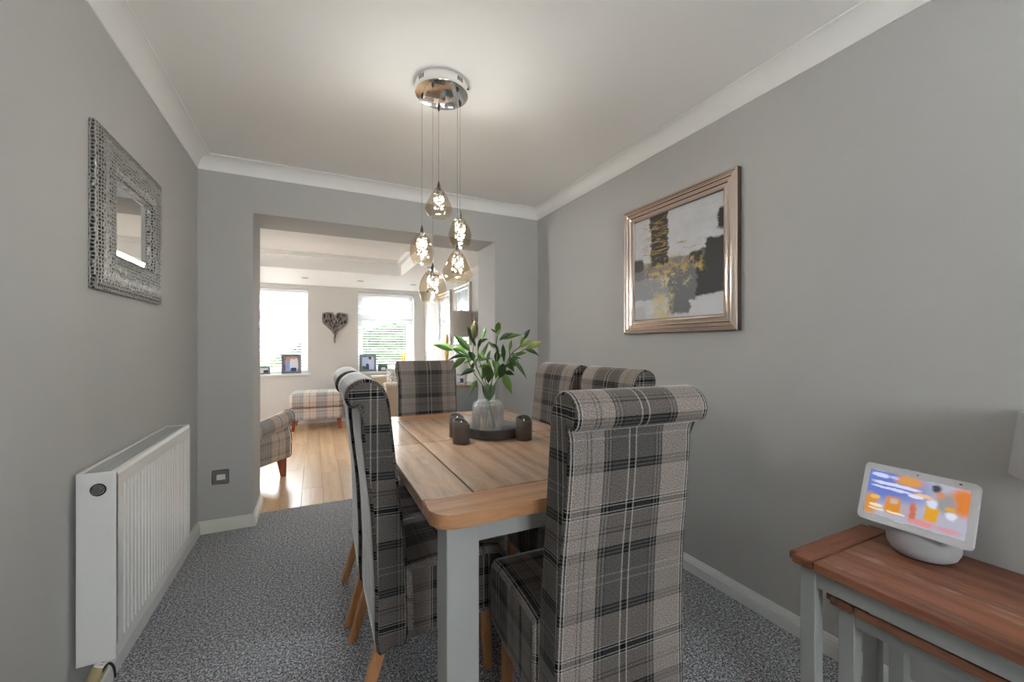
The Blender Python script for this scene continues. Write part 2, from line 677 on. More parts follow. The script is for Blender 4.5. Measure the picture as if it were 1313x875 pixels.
box(bm, EX0 - T, EX0, PD[0], PD[1], PD[3], 2.5)
box(bm, EX0 - T, EX0, PD[0], PD[1], 0, PD[2])
struct(obj('wall_extension_left', bm, M_wall_ext), 'pale left wall of the room beyond with added patio doors')
TR = (-2.2, 1.035, 4.05, 5.52, 2.315)      # raised ceiling tray
bm = BM()
box(bm, EX0 - T, EX1 + T, YF2, TR[2], EZ, 2.5)
box(bm, EX0 - T, EX1 + T, TR[3], EY, EZ, 2.5)
box(bm, EX0 - T, TR[0], TR[2], TR[3], EZ, 2.5)
box(bm, TR[1], EX1 + T, TR[2], TR[3], EZ, 2.5)
box(bm, TR[0], TR[1], TR[2], TR[3], TR[4], 2.5)
# small plaster step round the top of the tray
for (a, b, c, d) in ((TR[0], TR[1], TR[3] - 0.05, TR[3]), (TR[1] - 0.05, TR[1], TR[2], TR[3] - 0.05)):
    box(bm, a, b, c, d, TR[4] - 0.05, TR[4])
struct(obj('ceiling_extension', bm, M_ceil), 'white ceiling of the room beyond with a raised tray', 'ceiling')
skirt('baseboard_extension', [((EX0, EY), (EX1, EY), (0, -1), 1, -1), ((EX1, YF2), (EX1, EY), (-1, 0), 0, -1)], 'white skirting board under the far windows')


def window(n, x0, x1, z0, z1, yin, sgn, label, transom=None, mull=None, sill=True):
    """window in a wall normal to Y; glass stands sgn*depth from the inner wall face yin"""
    w = struct(obj(f'window_{n}', BM_frame(x0, x1, z0, z1, yin + sgn * 0.15, yin + sgn * 0.21, 0.055), M_upvc), label, 'window')
    zt = z0 + (z1 - z0) * transom if transom else None
    if zt:
        obj('transom', nbox(x0 + 0.055, x1 - 0.055, min(yin + sgn * 0.15, yin + sgn * 0.21), max(yin + sgn * 0.15, yin + sgn * 0.21), zt - 0.035, zt + 0.035), M_upvc, w)
    spans = [(x0, x1)]
    if mull:
        m = x0 + (x1 - x0) * mull
        obj('mullion', nbox(m - 0.035, m + 0.035, min(yin + sgn * 0.15, yin + sgn * 0.21), max(yin + sgn * 0.15, yin + sgn * 0.21), z0 + 0.055, z1 - 0.055), M_upvc, w)
        spans = [(x0, m), (m, x1)]
    for (a, b) in spans:
        for (c, d) in ((z0, zt), (zt, z1)) if zt else ((z0, z1),):
            yy = yin + sgn * 0.18
            lo = 0.055 if a == x0 else 0.035
            hi = 0.055 if b == x1 else 0.035
            obj('pane', nbox(a + lo, b - hi, yy - 0.002, yy + 0.002, c + (0.035 if c != z0 else 0.055), d - (0.035 if d != z1 else 0.055)), M_glass, w)
            # opening sash rim
            obj('sash', BM_frame(a + lo, b - hi, c + (0.035 if c != z0 else 0.055), d - (0.035 if d != z1 else 0.055), yy - 0.02, yy + 0.02, 0.035), M_upvc, w)
    if sill:
        ya, yb = sorted((yin - sgn * 0.045, yin + sgn * 0.15))
        obj('sill', nbox(x0 - 0.035, x1 + 0.035, min(yin - sgn * 0.045, yin), max(yin - sgn * 0.045, yin), z0 - 0.033, z0, 0.004, 2), M_trim, w)
        obj('sill', nbox(x0, x1, min(yin, yin + sgn * 0.15), max(yin, yin + sgn * 0.15), z0 - 0.033, z0 + 0.0005), M_trim, w)
    return w


def BM_frame(x0, x1, z0, z1, ya, yb, t):
    bm = BM()
    ya, yb = min(ya, yb), max(ya, yb)
    box(bm, x0, x0 + t, ya, yb, z0, z1)
    box(bm, x1 - t, x1, ya, yb, z0, z1)
    box(bm, x0 + t, x1 - t, ya, yb, z0, z0 + t)
    box(bm, x0 + t, x1 - t, ya, yb, z1 - t, z1)
    return bm


w1 = window(1, *W1, EY, 1, 'white framed window with blind left of the twig heart', transom=0.69)
w2 = window(2, *W2, EY, 1, 'white framed window with blind right of the twig heart', transom=0.69)
window(3, *BW, YB, -1, 'white framed window added behind the camera for light', mull=0.5, transom=0.7)
# unseen patio doors added to light the rooms (left wall of the extension)
d1 = struct(obj('door_1', nbox(EX0 - 0.09, EX0 - 0.03, PD[0], PD[0] + 0.07, PD[2], PD[3]), M_upvc), 'white glazed patio doors added for light in the left wall of the room beyond', 'door')
for (a, b) in ((PD[1] - 0.07, PD[1]), ((PD[0] + PD[1]) / 2 - 0.06, (PD[0] + PD[1]) / 2 + 0.06)):
    obj('stile', nbox(EX0 - 0.09, EX0 - 0.03, a, b, PD[2], PD[3]), M_upvc, d1)
for (a, b) in ((PD[2], PD[2] + 0.1), (PD[3] - 0.08, PD[3])):
    obj('rail', nbox(EX0 - 0.09, EX0 - 0.03, PD[0] + 0.07, PD[1] - 0.07, a, b), M_upvc, d1)
obj('pane', nbox(EX0 - 0.062, EX0 - 0.058, PD[0] + 0.07, PD[1] - 0.07, PD[2] + 0.1, PD[3] - 0.08), M_glass, d1)

portal('portal_window_1', ((W1[0] + W1[1]) / 2, EY + WT + 0.01, (W1[2] + W1[3]) / 2), (-PI / 2, 0, 0), W1[1] - W1[0], W1[3] - W1[2])
portal('portal_window_2', ((W2[0] + W2[1]) / 2, EY + WT + 0.01, (W2[2] + W2[3]) / 2), (-PI / 2, 0, 0), W2[1] - W2[0], W2[3] - W2[2])
portal('portal_window_3', ((BW[0] + BW[1]) / 2, YB - 0.27, (BW[2] + BW[3]) / 2), (PI / 2, 0, 0), BW[1] - BW[0], BW[3] - BW[2])
portal('portal_door_1', (EX0 - T - 0.01, (PD[0] + PD[1]) / 2, (PD[2] + PD[3]) / 2), (0, -PI / 2, 0), PD[3] - PD[2], PD[1] - PD[0])

# ------------------------------------------------------------------ garden outside
M_bounce_paving = plain('bounce_paving', lin(212, 213, 215), 0.95, var=0.1, scale=6)  # ground made pale to bounce daylight up to the ceilings
struct(obj('ground', nbox(-12, 12, EY + WT, 20, -0.35, -0.25), M_bounce_paving), 'paving outside the far windows, made pale to bounce light', 'paving')
struct(obj('ground_front', nbox(-12, 12, -14, YB - 0.26, -0.35, -0.25), M_bounce_paving), 'paving outside behind the camera, made pale to bounce light', 'paving')
struct(obj('ground_side', nbox(-12, EX0 - T, YB - T, EY + WT, -0.35, -0.25), M_bounce_paving), 'paving outside the patio doors, made pale to bounce light', 'paving')
NL = NT('hedge_leaf')
NL.p(color=NL.ramp(NL.noise(NL.coord(), 5.0, 3, 0.7), [(0.3, (0.004, 0.012, 0.002)), (0.5, (0.014, 0.036, 0.007)), (0.7, (0.04, 0.075, 0.018))]), rough=0.6)
M_leafout = NL.m


def hedge(name, label, x0, x1, y0, y1, hfun, count, seed):
    r = random.Random(seed)
    verts, faces = [], []
    for i in range(count):
        xx = r.uniform(x0, x1)
        yy = r.uniform(y0, y1)
        zz = r.uniform(-0.25, hfun(xx))
        s = r.uniform(0.02, 0.045)
        d1 = Vector((r.gauss(0, 1), r.gauss(0, 1), r.gauss(0, 1))).normalized()
        d2 = d1.cross(Vector((r.gauss(0, 1), r.gauss(0, 1), r.gauss(0, 1)))).normalized()
        c = Vector((xx, yy, zz))
        b = len(verts)
        verts += [c - d1 * s * 1.6, c + d2 * s * 0.7, c + d1 * s * 1.6, c - d2 * s * 0.7]
        faces.append((b, b + 1, b + 2, b + 3))
    # dense dark inner twigs: a lumpy core so that no sky shows through
    m_ = 24
    b = len(verts)
    for i in range(m_ + 1):
        xx = x0 + (x1 - x0) * i / m_
        top = hfun(xx) - 0.06 + r.uniform(-0.05, 0.03)
        for (yy, zz) in ((y0 + 0.3, -0.25), (y0 + 0.25 + r.uniform(-0.05, 0.05), top * 0.5), (y0 + 0.32, top), (y1, top), (y1, -0.25)):
            verts.append(Vector((xx, yy, zz)))
    for i in range(m_):
        for k in range(4):
            p_ = b + i * 5 + k
            faces.append((p_, p_ + 1, p_ + 6, p_ + 5))
    me = bpy.data.meshes.new(name)
    me.from_pydata([tuple(v) for v in verts], [], faces)
    me.materials.append(M_leafout)
    o = bpy.data.objects.new(name, me)
    COL.objects.link(o)
    o['kind'] = 'stuff'
    tag(o, label, 'hedge')
    return o


hedge('hedge', 'leafy green hedge seen through the right window blind', 0.55, 3.4, 8.9, 9.7, lambda x: 1.72 + 0.12 * math.sin(x * 4), 9000, 3)
hedge('hedge', 'green hedge seen low through the left window blind', -2.6, 0.4, 9.2, 9.9, lambda x: 1.05 + max(0, (x + 0.7)) * 0.75 + 0.1 * math.sin(x * 5), 6500, 4)

nb = thing('hedge_shade_house', 'unseen house shape added beyond the garden to shade the hedge', 'house', (5.2, 10.2, -0.25))
M_brickwash = plain('pale_render', lin(206, 200, 190), 0.9, var=0.05)
M_roof = plain('slate_roof', lin(92, 92, 98), 0.8, var=0.15, scale=20)
nb['kind'] = 'structure'  # added out of view to keep the sun off the hedge
obj('wall', nbox(-1.4, 2.6, -2.8, 3.0, 0, 5.0), M_brickwash, nb)
obj('roof', prism(BM(), [(-1.7, 4.95), (2.9, 4.95), (0.6, 7.0)], -3.0, 3.2, 'Y'), M_roof, nb)

# ------------------------------------------------------------------ venetian blinds
NB = NT('white_blind_slat')
NB.p(color=(0.86, 0.87, 0.88), rough=0.4)
tl = NB.n('ShaderNodeBsdfTranslucent')
tl.inputs[0].default_value = (0.85, 0.87, 0.88, 1)
ms = NB.n('ShaderNodeMixShader')
ms.inputs[0].default_value = 0.10
NB.t.links.new(NB.b.outputs[0], ms.inputs[1])
NB.t.links.new(tl.outputs[0], ms.inputs[2])
NB.t.links.new(ms.outputs[0], NB.out.inputs['Surface'])
M_slat = NB.m


def blind(W, label):
    x0, x1, z0, z1 = W
    w = (x1 - x0) - 0.02
    b = thing('venetian_blind', label, 'blind', ((x0 + x1) / 2, EY + 0.105, z0), 0)
    H = z1 - z0
    obj('headrail', nbox(-w / 2, w / 2, -0.028, 0.028, H - 0.055, H - 0.003, 0.003, 1), M_upvc, b)
    bm = BM()
    pts = [(-0.025, -0.001), (-0.012, 0.0025), (0.012, 0.0025), (0.025, -0.001)]
    for sx in (-w / 2, w / 2):
        for (y, z) in pts:
            bm.verts.new((sx, y, z))
    bm.verts.ensure_lookup_table()
    for i in range(3):
        bm.faces.new([bm.verts[k] for k in (i, i + 1, i + 5, i + 4)])
    sl = obj('slat', bm, M_slat, b, smooth=60, loc=(0, 0, 0.045), rot=(R(17), 0, 0))
    z = 0.087
    while z < H - 0.08:
        c = bpy.data.objects.new('slat', sl.data)
        COL.objects.link(c)
        c.parent = b
        c.location = (0, 0, z)
        c.rotation_euler = (R(17), 0, 0)
        z += 0.042
    obj('bottom_rail', nbox(-w / 2, w / 2, -0.025, 0.025, 0.004, 0.022, 0.003, 1), M_upvc, b)
    for sx in (-0.33, 0.33):
        obj('ladder_cord', tube(BM(), [(sx * w, -0.026, 0.02), (sx * w, -0.026, H - 0.05)], 0.0012, 5), M_upvc, b)
    obj('tilt_wand', tube(BM(), [(w / 2 - 0.06, -0.036, H * 0.35), (w / 2 - 0.06, -0.036, H - 0.03)], 0.003, 6), M_upvc, b)


blind(W1, 'white venetian blind, half open, in the window left of the twig heart')
blind(W2, 'white venetian blind, half open, in the window right of the twig heart')
# ------------------------------------------------------------------ dining table
TX0, TX1, TY0, TY1, TZ = 0.261, 1.112, 0.965, 2.440, 0.780
tcx, tcy = (TX0 + TX1) / 2, (TY0 + TY1) / 2
tab = thing('dining_table', 'oak topped dining table with pale grey painted legs', 'table', (tcx, tcy, 0))
hx, hy, th = (TX1 - TX0) / 2, (TY1 - TY0) / 2, 0.036
bw = 0.148            # outer boards
ew = 0.132            # breadboard ends
g = 0.0022


def end_board(sy):
    rr = 0.055
    pts = []
    y_in = hy - ew + g
    for k in range(9):
        a = R(90 * k / 8)
        pts.append((hx - rr + rr * math.cos(a), hy - rr + rr * math.sin(a)))
    for k in range(9):
        a = R(90 + 90 * k / 8)
        pts.append((-hx + rr + rr * math.cos(a), hy - rr + rr * math.sin(a)))
    pts += [(-hx, y_in), (hx, y_in)]
    if sy < 0:
        pts = [(p[0], -p[1]) for p in reversed(pts)]
    bm = prism(BM(), pts, TZ - th, TZ, 'Z')
    es = [e for e in bm.edges if abs(e.verts[0].co.z - e.verts[1].co.z) < 1e-6]
    bmesh.ops.bevel(bm, geom=es, offset=0.003, segments=2, affect='EDGES')
    return bm


obj('end_board', end_board(-1), M_tabX, tab, smooth=35)
obj('end_board', end_board(1), M_tabX, tab, smooth=35)
ys = [(-hy + ew + g, -0.004 + 0.035), (0.004 + 0.035, hy - ew - g)]
for (a, b) in ys:
    for (c, d) in ((-hx, -hx + bw - g), (-hx + bw + g, hx - bw - g), (hx - bw + g, hx)):
        obj('top_board', nbox(c, d, a, b, TZ - th, TZ, 0.0025, 2), M_tabY, tab)
lw = 0.090
li = 0.044
for sx in (-1, 1):
    for sy in (-1, 1):
        cx, cy = sx * (hx - li - lw / 2), sy * (hy - li - 0.006 - lw / 2)
        obj('leg', nbox(cx - lw / 2, cx + lw / 2, cy - lw / 2, cy + lw / 2, 0, TZ - th, 0.004, 2), M_greypaint, tab)
za, zb = 0.672, TZ - th
ax, ay = hx - li - 0.02, hy - li - 0.03
for sy in (-1, 1):
    obj('apron', nbox(-ax + lw - 0.02, ax - lw + 0.02, sy * ay - 0.011, sy * ay + 0.011, za, zb), M_greypaint, tab)
for sx in (-1, 1):
    obj('apron', nbox(sx * ax - 0.011, sx * ax + 0.011, -ay + lw - 0.03, ay - lw + 0.03, za, zb), M_greypaint, tab)
obj('slide_bracket', nbox(-0.165, -0.125, -ay - 0.020, -ay - 0.0115, zb - 0.012, zb - 0.001), M_steel, tab)

# ------------------------------------------------------------------ scroll-back dining chairs (local +y is forward, origin under the rear foot of the back)
back_pts = [(0.0, 0.205), (0.05, 0.203), (0.098, 0.207), (0.104, 0.34), (0.099, 0.50), (0.086, 0.64), (0.070, 0.78), (0.056, 0.92), (0.047, 1.00), (0.036, 1.052), (0.014, 1.088),
            (-0.020, 1.106), (-0.056, 1.103), (-0.084, 1.083), (-0.096, 1.054), (-0.089, 1.026), (-0.070, 1.012), (-0.052, 1.017), (-0.046, 0.985), (-0.044, 0.92), (-0.030, 0.78), (-0.015, 0.64), (-0.005, 0.42)]


def make_chair(label):
    t = thing('dining_chair', label, 'chair', group='plaid dining chairs around the table')
    ol = [Vector((p.x, p.y * 0.984)) for p in spline([(*q, 0) for q in back_pts], 4, closed=True)]
    wd = lambda y, z: 1.0 + 0.045 * min(1, max(0, (z - 0.97) / 0.03)) + 0.11 * max(0, 1 - z / 0.9)
    obj('backrest', soft_extrude(BM(), ol, 0.193, 0.0105, wd), M_plaid, t, smooth=50)
    so = []
    so += [(0.100, 0.225), (0.25, 0.232), (0.40, 0.245), (0.456, 0.255)]
    so += [(0.466, 0.30), (0.468, 0.40), (0.462, 0.455), (0.440, 0.482), (0.38, 0.494), (0.28, 0.498), (0.18, 0.496), (0.096, 0.488)]
    so = densify([(p[0] if p[0] < 0.11 else p[0], p[1] * 0.945) for p in so], 0.03)
    obj('seat', soft_extrude(BM(), so, 0.219, 0.022, bulge=0.003), M_plaid, t, smooth=50)
    for sx in (-1, 1):
        for (y0, y1) in ((0.035, -0.045), (0.385, 0.400)):
            bm = BM()
            for (yy, zz, s) in ((y0, 0.26, 0.021), (y1, 0.0, 0.0145)):
                xx = sx * (0.175 + (0.005 if zz == 0 else 0))
                for dx, dy in ((-1, -1), (1, -1), (1, 1), (-1, 1)):
                    bm.verts.new((xx + dx * s, yy + dy * s, zz))
            bm.verts.ensure_lookup_table()
            v = bm.verts
            bm.faces.new([v[0], v[1], v[2], v[3]])
            bm.faces.new([v[7], v[6], v[5], v[4]])
            for i in range(4):
                j = (i + 1) % 4
                bm.faces.new([v[i], v[4 + i], v[4 + j], v[j]])
            bmesh.ops.bevel(bm, geom=bm.edges[:], offset=0.003, segments=1, affect='EDGES')
            obj('leg', bm, M_oak, t)
    return t


chairs = [
    ('grey plaid dining chair seen from behind at the near end of the table', (0.742, 0.848), R(-3.5)),
    ('plaid dining chair on the radiator side, nearest the camera, seen edge-on', (0.180, 1.585), R(-90)),
    ('plaid dining chair on the radiator side, mostly hidden behind its neighbour', (0.176, 2.050), R(-91)),
    ('plaid dining chair at the far end of the table facing the camera', (0.702, 2.815), R(179)),
    ('plaid dining chair on the picture side, just right of the plant', (1.305, 2.068), R(90)),
    ('plaid dining chair on the picture side, mostly hidden by the near chair', (1.312, 1.590), R(90)),
]
proto = None
for (lab, (px, py), rz) in chairs:
    if proto is None:
        c = proto = make_chair(lab)
    else:
        c = copy_tree(proto)
        c['label'] = lab
    c.location = (px, py, 0)
    c.rotation_euler = (0, 0, rz)

# ------------------------------------------------------------------ radiator on the left wall
RX0, RX1, RY0, RY1, RZ0, RZ1 = -0.657, -0.560, 1.700, 2.530, 0.215, 0.803
rad = thing('radiator', 'white ribbed panel radiator on the left wall', 'radiator', (XL, (RY0 + RY1) / 2, 0))
ox, oy = XL, (RY0 + RY1) / 2


def rb(x0, x1, y0, y1, z0, z1, **k):
    return nbox(x0 - ox, x1 - ox, y0 - oy, y1 - oy, z0, z1, **k)


# fluted front sheet: pressed channels between flat top and bottom bands
bm = BM()
n_fl = 25
pitch = (RY1 - RY0 - 0.05) / n_fl
xs_f = RX1 - ox
ysec = []
y = RY0 + 0.025 - oy
ysec.append((RY0 - oy + 0.002, 0))
for i in range(n_fl):
    for (fr, dep) in ((0.0, 0), (0.50, 0), (0.53, 1), (0.96, 1), (1.0, 0)):
        ysec.append((y + pitch * fr, dep))
    y += pitch
ysec.append((RY1 - oy - 0.002, 0))
zz = [(RZ0, 0), (RZ0 + 0.040, 0), (RZ0 + 0.052, 1), (RZ1 - 0.062, 1), (RZ1 - 0.050, 0), (RZ1 - 0.012, 0), (RZ1, -0.5)]
D = 0.0075
grid = [[bm.verts.new((xs_f - (D * dy * dz if dz > 0 else -dz * 0.010), yy, z)) for (yy, dy) in ysec] for (z, dz) in zz]
for a, b in zip(grid, grid[1:]):
    for i in range(len(ysec) - 1):
        bm.faces.new((a[i], a[i + 1], b[i + 1], b[i]))
obj('front_panel', bm, M_white_metal, rad)
obj('back_panel', rb(RX0, RX0 + 0.012, RY0 + 0.004, RY1 - 0.004, RZ0, RZ1 - 0.004), M_white_metal, rad)
obj('side_panel', rb(RX0, RX1 - 0.003, RY0 - 0.002, RY0 + 0.004, RZ0 - 0.004, RZ1, bev=0.0015, seg=1), M_white_metal, rad)
obj('side_panel', rb(RX0, RX1 - 0.003, RY1 - 0.004, RY1 + 0.002, RZ0 - 0.004, RZ1, bev=0.0015, seg=1), M_white_metal, rad)
tg = obj('top_grille', rb(RX0 + 0.010, RX1 - 0.016, RY0 + 0.006, RY1 - 0.006, RZ1 - 0.006, RZ1 - 0.003), M_grille, rad)
bm = BM()
k = RY0 + 0.02
while k < RY1 - 0.02:
    for (a, b) in ((RX0 + 0.016, RX0 + 0.042), (RX0 + 0.048, RX1 - 0.022)):
        box(bm, a - ox, b - ox, k - oy, k + 0.004 - oy, RZ1 - 0.0032, RZ1 - 0.0016)
    k += 0.0095
obj('grille_bars', bm, M_grille, tg)
obj('grille_rim', rb(RX0, RX0 + 0.010, RY0, RY1, RZ1 - 0.006, RZ1 + 0.001), M_white_metal, rad)
obj('grille_rim', rb(RX1 - 0.016, RX1 - 0.005, RY0, RY1, RZ1 - 0.006, RZ1 + 0.0012), M_white_metal, rad)
# blanking plug in the end plate
M_plug = plain('grey_nickel', (0.33, 0.33, 0.32), 0.3, 1.0, var=0.05)
pg = obj('plug_ring', lathe(BM(), [(0.0155, 0), (0.0195, 0), (0.0195, 0.002), (0.0155, 0.002)], 24, close=True), M_dark, rad, smooth=40, loc=(RX0 + 0.052 - ox, RY0 - 0.002 - oy, RZ1 - 0.053), rot=(PI / 2, 0, 0))
obj('plug', lathe(BM(), [(0, 0.012), (0.012, 0.012), (0.014, 0.010), (0.014, 0)], 24), M_plug, pg, smooth=40)
# thermostatic valve low at the near end
vc = (RX0 + 0.040 - ox, RY0 - 0.045 - oy, 0.0)
M_valve = plain('yellowed_plastic', lin(176, 160, 122), 0.45, var=0.06)
VA = Matrix.Translation((vc[0], vc[1], 0.150)) @ Matrix.Rotation(R(22), 4, 'Y') @ Matrix.Rotation(R(-14), 4, 'X')


def tv(bm):
    bm.transform(VA)
    return bm


v = obj('valve_head', tv(lathe(BM(), [(0, 0.076), (0.009, 0.076), (0.017, 0.073), (0.019, 0.067), (0.0175, 0.012), (0.016, 0.008), (0, 0.008)], 24)), M_valve, rad, smooth=40)
obj('valve_cap', tv(lathe(BM(), [(0.004, 0.0765), (0.016, 0.0765), (0.0168, 0.0735), (0.004, 0.0735)], 20, close=True)), M_white_metal, v, smooth=40)
obj('valve_body', tv(lathe(BM(), [(0, 0.010), (0.0185, 0.010), (0.0185, -0.012), (0.012, -0.020), (0.012, -0.036), (0.016, -0.038), (0.016, -0.060), (0, -0.064)], 20)), M_dark, rad, smooth=40)
obj('feed_pipe', tube(BM(), [(vc[0] - 0.022, vc[1] - 0.012, 0.0), (vc[0] - 0.022, vc[1] - 0.012, 0.09)], 0.0075, 10), M_trim, rad, smooth=50)
obj('valve_tail', tube(BM(), [(vc[0], vc[1], 0.140), (vc[0] + 0.004, vc[1] + 0.03, 0.150), (vc[0] + 0.006, RY0 + 0.03 - oy, 0.20), (vc[0] + 0.006, RY0 + 0.03 - oy, 0.225)], 0.010, 10), M_dark, rad, smooth=50)
obj('lead_loop', tube(BM(), spline([(vc[0] + 0.016, vc[1] + 0.004, 0.165), (vc[0] + 0.034, vc[1] + 0.004, 0.205), (vc[0] + 0.048, vc[1] + 0.01, 0.222), (vc[0] + 0.056, vc[1] + 0.02, 0.200), (vc[0] + 0.058, vc[1] + 0.025, 0.165)], 5), 0.0035, 6), M_dark, rad, smooth=60)
obj('bracket', rb(XL + 0.001, RX0 + 0.001, RY0 + 0.12, RY0 + 0.15, RZ0 + 0.05, RZ1 - 0.08), M_white_metal, rad)
obj('bracket', rb(XL + 0.001, RX0 + 0.001, RY1 - 0.15, RY1 - 0.12, RZ0 + 0.05, RZ1 - 0.08), M_white_metal, rad)
# ------------------------------------------------------------------ fused switch plate on the left pier
sw = thing('wall_switch', 'brushed metal switch plate low on the left pier', 'switch', (-0.548, YF, 0.347))
bm = prism(BM(), rrect(-0.043, 0.043, -0.043, 0.043, 0.006), -0.006, 0.0, 'Y')
obj('faceplate', bm, M_steel, sw, smooth=30)
obj('rocker', nbox(-0.020, 0.026, -0.009, -0.005, -0.017, 0.017, 0.002, 2), M_white_metal, sw)
obj('rim', prism(BM(), rrect(-0.046, 0.046, -0.046, 0.046, 0.007), -0.002, 0.0, 'Y'), M_dark, sw, smooth=30)

# ------------------------------------------------------------------ mirror on the left wall
NM = NT('embossed_silver')
o = NM.coord()
vo = NM.n('ShaderNodeTexVoronoi')
vo.feature = 'F1'
NM.set(vo, 'Vector', NM.mapping(o, (1, 1, 1)))
vo.inputs['Scale'].default_value = 40.0
vo.inputs['Randomness'].default_value = 0.25
vo2 = NM.n('ShaderNodeTexVoronoi')
vo2.feature = 'DISTANCE_TO_EDGE'
NM.set(vo2, 'Vector', o)
vo2.inputs['Scale'].default_value = 78.0
vo2.inputs['Randomness'].default_value = 0.4
h = NM.math('ADD', NM.math('MULTIPLY', vo.outputs['Distance'], 1.0), NM.math('MULTIPLY', vo2.outputs['Distance'], 2.0))
NM.p(color=NM.ramp(NM.math('MULTIPLY', vo2.outputs['Distance'], 2.5), [(0.05, lin(186, 184, 180)), (0.45, lin(146, 144, 141)), (0.75, lin(60, 59, 58))]), metal=0.85, rough=0.38)
NM.bump(h, 0.004, 1.0)
M_emboss = NM.m
M_mirror = plain('mirror_silver', (0.92, 0.93, 0.93), 0.01, 1.0, var=0.002)
mw, mh = 0.640, 0.560
mir = thing('wall_mirror', 'square wall mirror in a wide embossed silver frame', 'mirror', (XL + 0.001, 2.128, 1.668), R(90))
prof = [(0, 0.0), (0, 0.014), (0.004, 0.019), (0.02, 0.024), (0.045, 0.029), (0.075, 0.033), (0.105, 0.033), (0.122, 0.030), (0.134, 0.023), (0.142, 0.014), (0.142, 0.006)]
bm = frame_sweep(BM(), mw, mh, prof)
bmesh.ops.subdivide_edges(bm, edges=[e for e in bm.edges if e.calc_length() > 0.2], cuts=6, use_grid_fill=True)
obj('frame', bm, M_emboss, mir, smooth=35)
obj('backing', nbox(-mw / 2 + 0.01, mw / 2 - 0.01, -0.006, 0.0, -mh / 2 + 0.01, mh / 2 - 0.01), M_dark, mir)
# bevelled mirror glass
bm = frame_sweep(BM(), mw - 0.284, mh - 0.284, [(0, 0.0065), (0, 0.008), (0.02, 0.011)])
f = [v for v in bm.verts if abs(v.co.y + 0.011) < 1e-5]
bm.faces.new(f)
obj('mirror_glass', bm, M_mirror, mir)

# ------------------------------------------------------------------ abstract painting on the right wall
M_champ = plain('champagne_metal', lin(212, 196, 186), 0.2, 1.0, var=0.03, scale=30)
M_champ_side = plain('bronze_side', lin(120, 106, 94), 0.35, 0.9, var=0.03)
pw_, ph_ = 0.775, 0.765
pic = thing('framed_painting', 'abstract black, gold and grey painting in a stepped champagne frame', 'painting', (XR - 0.001, 1.634, 1.652), R(-90))
prof = [(0, 0.030), (0.004, 0.034), (0.010, 0.034), (0.014, 0.028), (0.018, 0.028), (0.024, 0.033), (0.030, 0.033), (0.034, 0.025), (0.038, 0.025), (0.045, 0.029), (0.052, 0.028), (0.056, 0.020), (0.060, 0.020), (0.068, 0.023), (0.078, 0.021), (0.084, 0.014), (0.084, 0.010)]
obj('frame', frame_sweep(BM(), pw_, ph_, prof), M_champ, pic, smooth=30)
obj('frame_side', frame_sweep(BM(), pw_, ph_, [(0.002, 0.0), (0, 0.002), (0, 0.030)]), M_champ_side, pic)
NA = NT('abstract_canvas')
o = NA.coord()
sp = NA.n('ShaderNodeSeparateXYZ')
NA.set(sp, 0, o)
IW, IH = pw_ - 0.168, ph_ - 0.168
nzu = NA.noise(NA.mapping(o, (1, 1, 2.0)), 7.0, 5, 0.75)
nzv = NA.noise(NA.mapping(o, (1, 1, 1), (3, 5, 9)), 7.0, 5, 0.75)
fine = NA.noise(NA.mapping(o, (1, 1, 1), (1, 2, 3)), 34.0, 5, 0.75)
strk = NA.noise(NA.mapping(o, (1.2, 1, 9.0)), 9.0, 4, 0.7)
u = NA.math('ADD', NA.math('MULTIPLY_ADD', sp.outputs[0], 1 / IW, 0.5), NA.math('MULTIPLY_ADD', nzu, 0.16, -0.08))
v = NA.math('ADD', NA.math('MULTIPLY_ADD', sp.outputs[2], -1 / IH, 0.5), NA.math('MULTIPLY_ADD', nzv, 0.12, -0.06))


def rectm(u0, u1, v0, v1, s=0.02):
    a = NA.math('MULTIPLY', NA.math('SUBTRACT', u, u0), 1 / s, clamp=True)
    b = NA.math('MULTIPLY', NA.math('SUBTRACT', u1, u), 1 / s, clamp=True)
    c = NA.math('MULTIPLY', NA.math('SUBTRACT', v, v0), 1 / s, clamp=True)
    d = NA.math('MULTIPLY', NA.math('SUBTRACT', v1, v), 1 / s, clamp=True)
    return NA.math('MULTIPLY', NA.math('MULTIPLY', a, b), NA.math('MULTIPLY', c, d))


def thr(x, a, b):
    return NA.ramp(x, [(a, 0.0), (b, 1.0)])


CH, GD, PG, LG = lin(52, 53, 55), lin(176, 142, 72), lin(206, 196, 156), lin(200, 203, 208)
col = NA.mix(thr(nzu, 0.4, 0.7), lin(206, 208, 214), lin(190, 193, 199))
col = NA.mix(rectm(-0.2, 1.2, 0.44, 0.74), col, lin(122, 124, 130))
col = NA.mix(rectm(-0.2, 0.55, 0.60, 0.82), col, lin(150, 152, 158))
col = NA.mix(rectm(0.20, 0.44, -0.1, 0.50), col, CH)
col = NA.mix(rectm(0.66, 1.2, 0.42, 0.83), col, CH)
col = NA.mix(rectm(0.82, 1.2, 0.34, 0.50), col, CH)
col = NA.mix(rectm(0.42, 0.75, 0.52, 0.98), col, lin(112, 113, 118))
col = NA.mix(rectm(0.94, 1.2, 0.12, 0.30), col, CH)
col = NA.mix(rectm(-0.2, 0.12, 0.38, 0.52), col, lin(80, 80, 82))
col = NA.mix(NA.math('MULTIPLY', rectm(0.10, 0.45, 0.02, 0.42, 0.06), thr(strk, 0.50, 0.60)), col, GD)
col = NA.mix(NA.math('MULTIPLY', rectm(0.08, 0.85, 0.40, 0.66, 0.08), thr(fine, 0.47, 0.60)), col, lin(190, 160, 96))
col = NA.mix(NA.math('MULTIPLY', rectm(0.12, 0.70, 0.54, 0.76, 0.08), thr(fine, 0.50, 0.60)), col, PG)
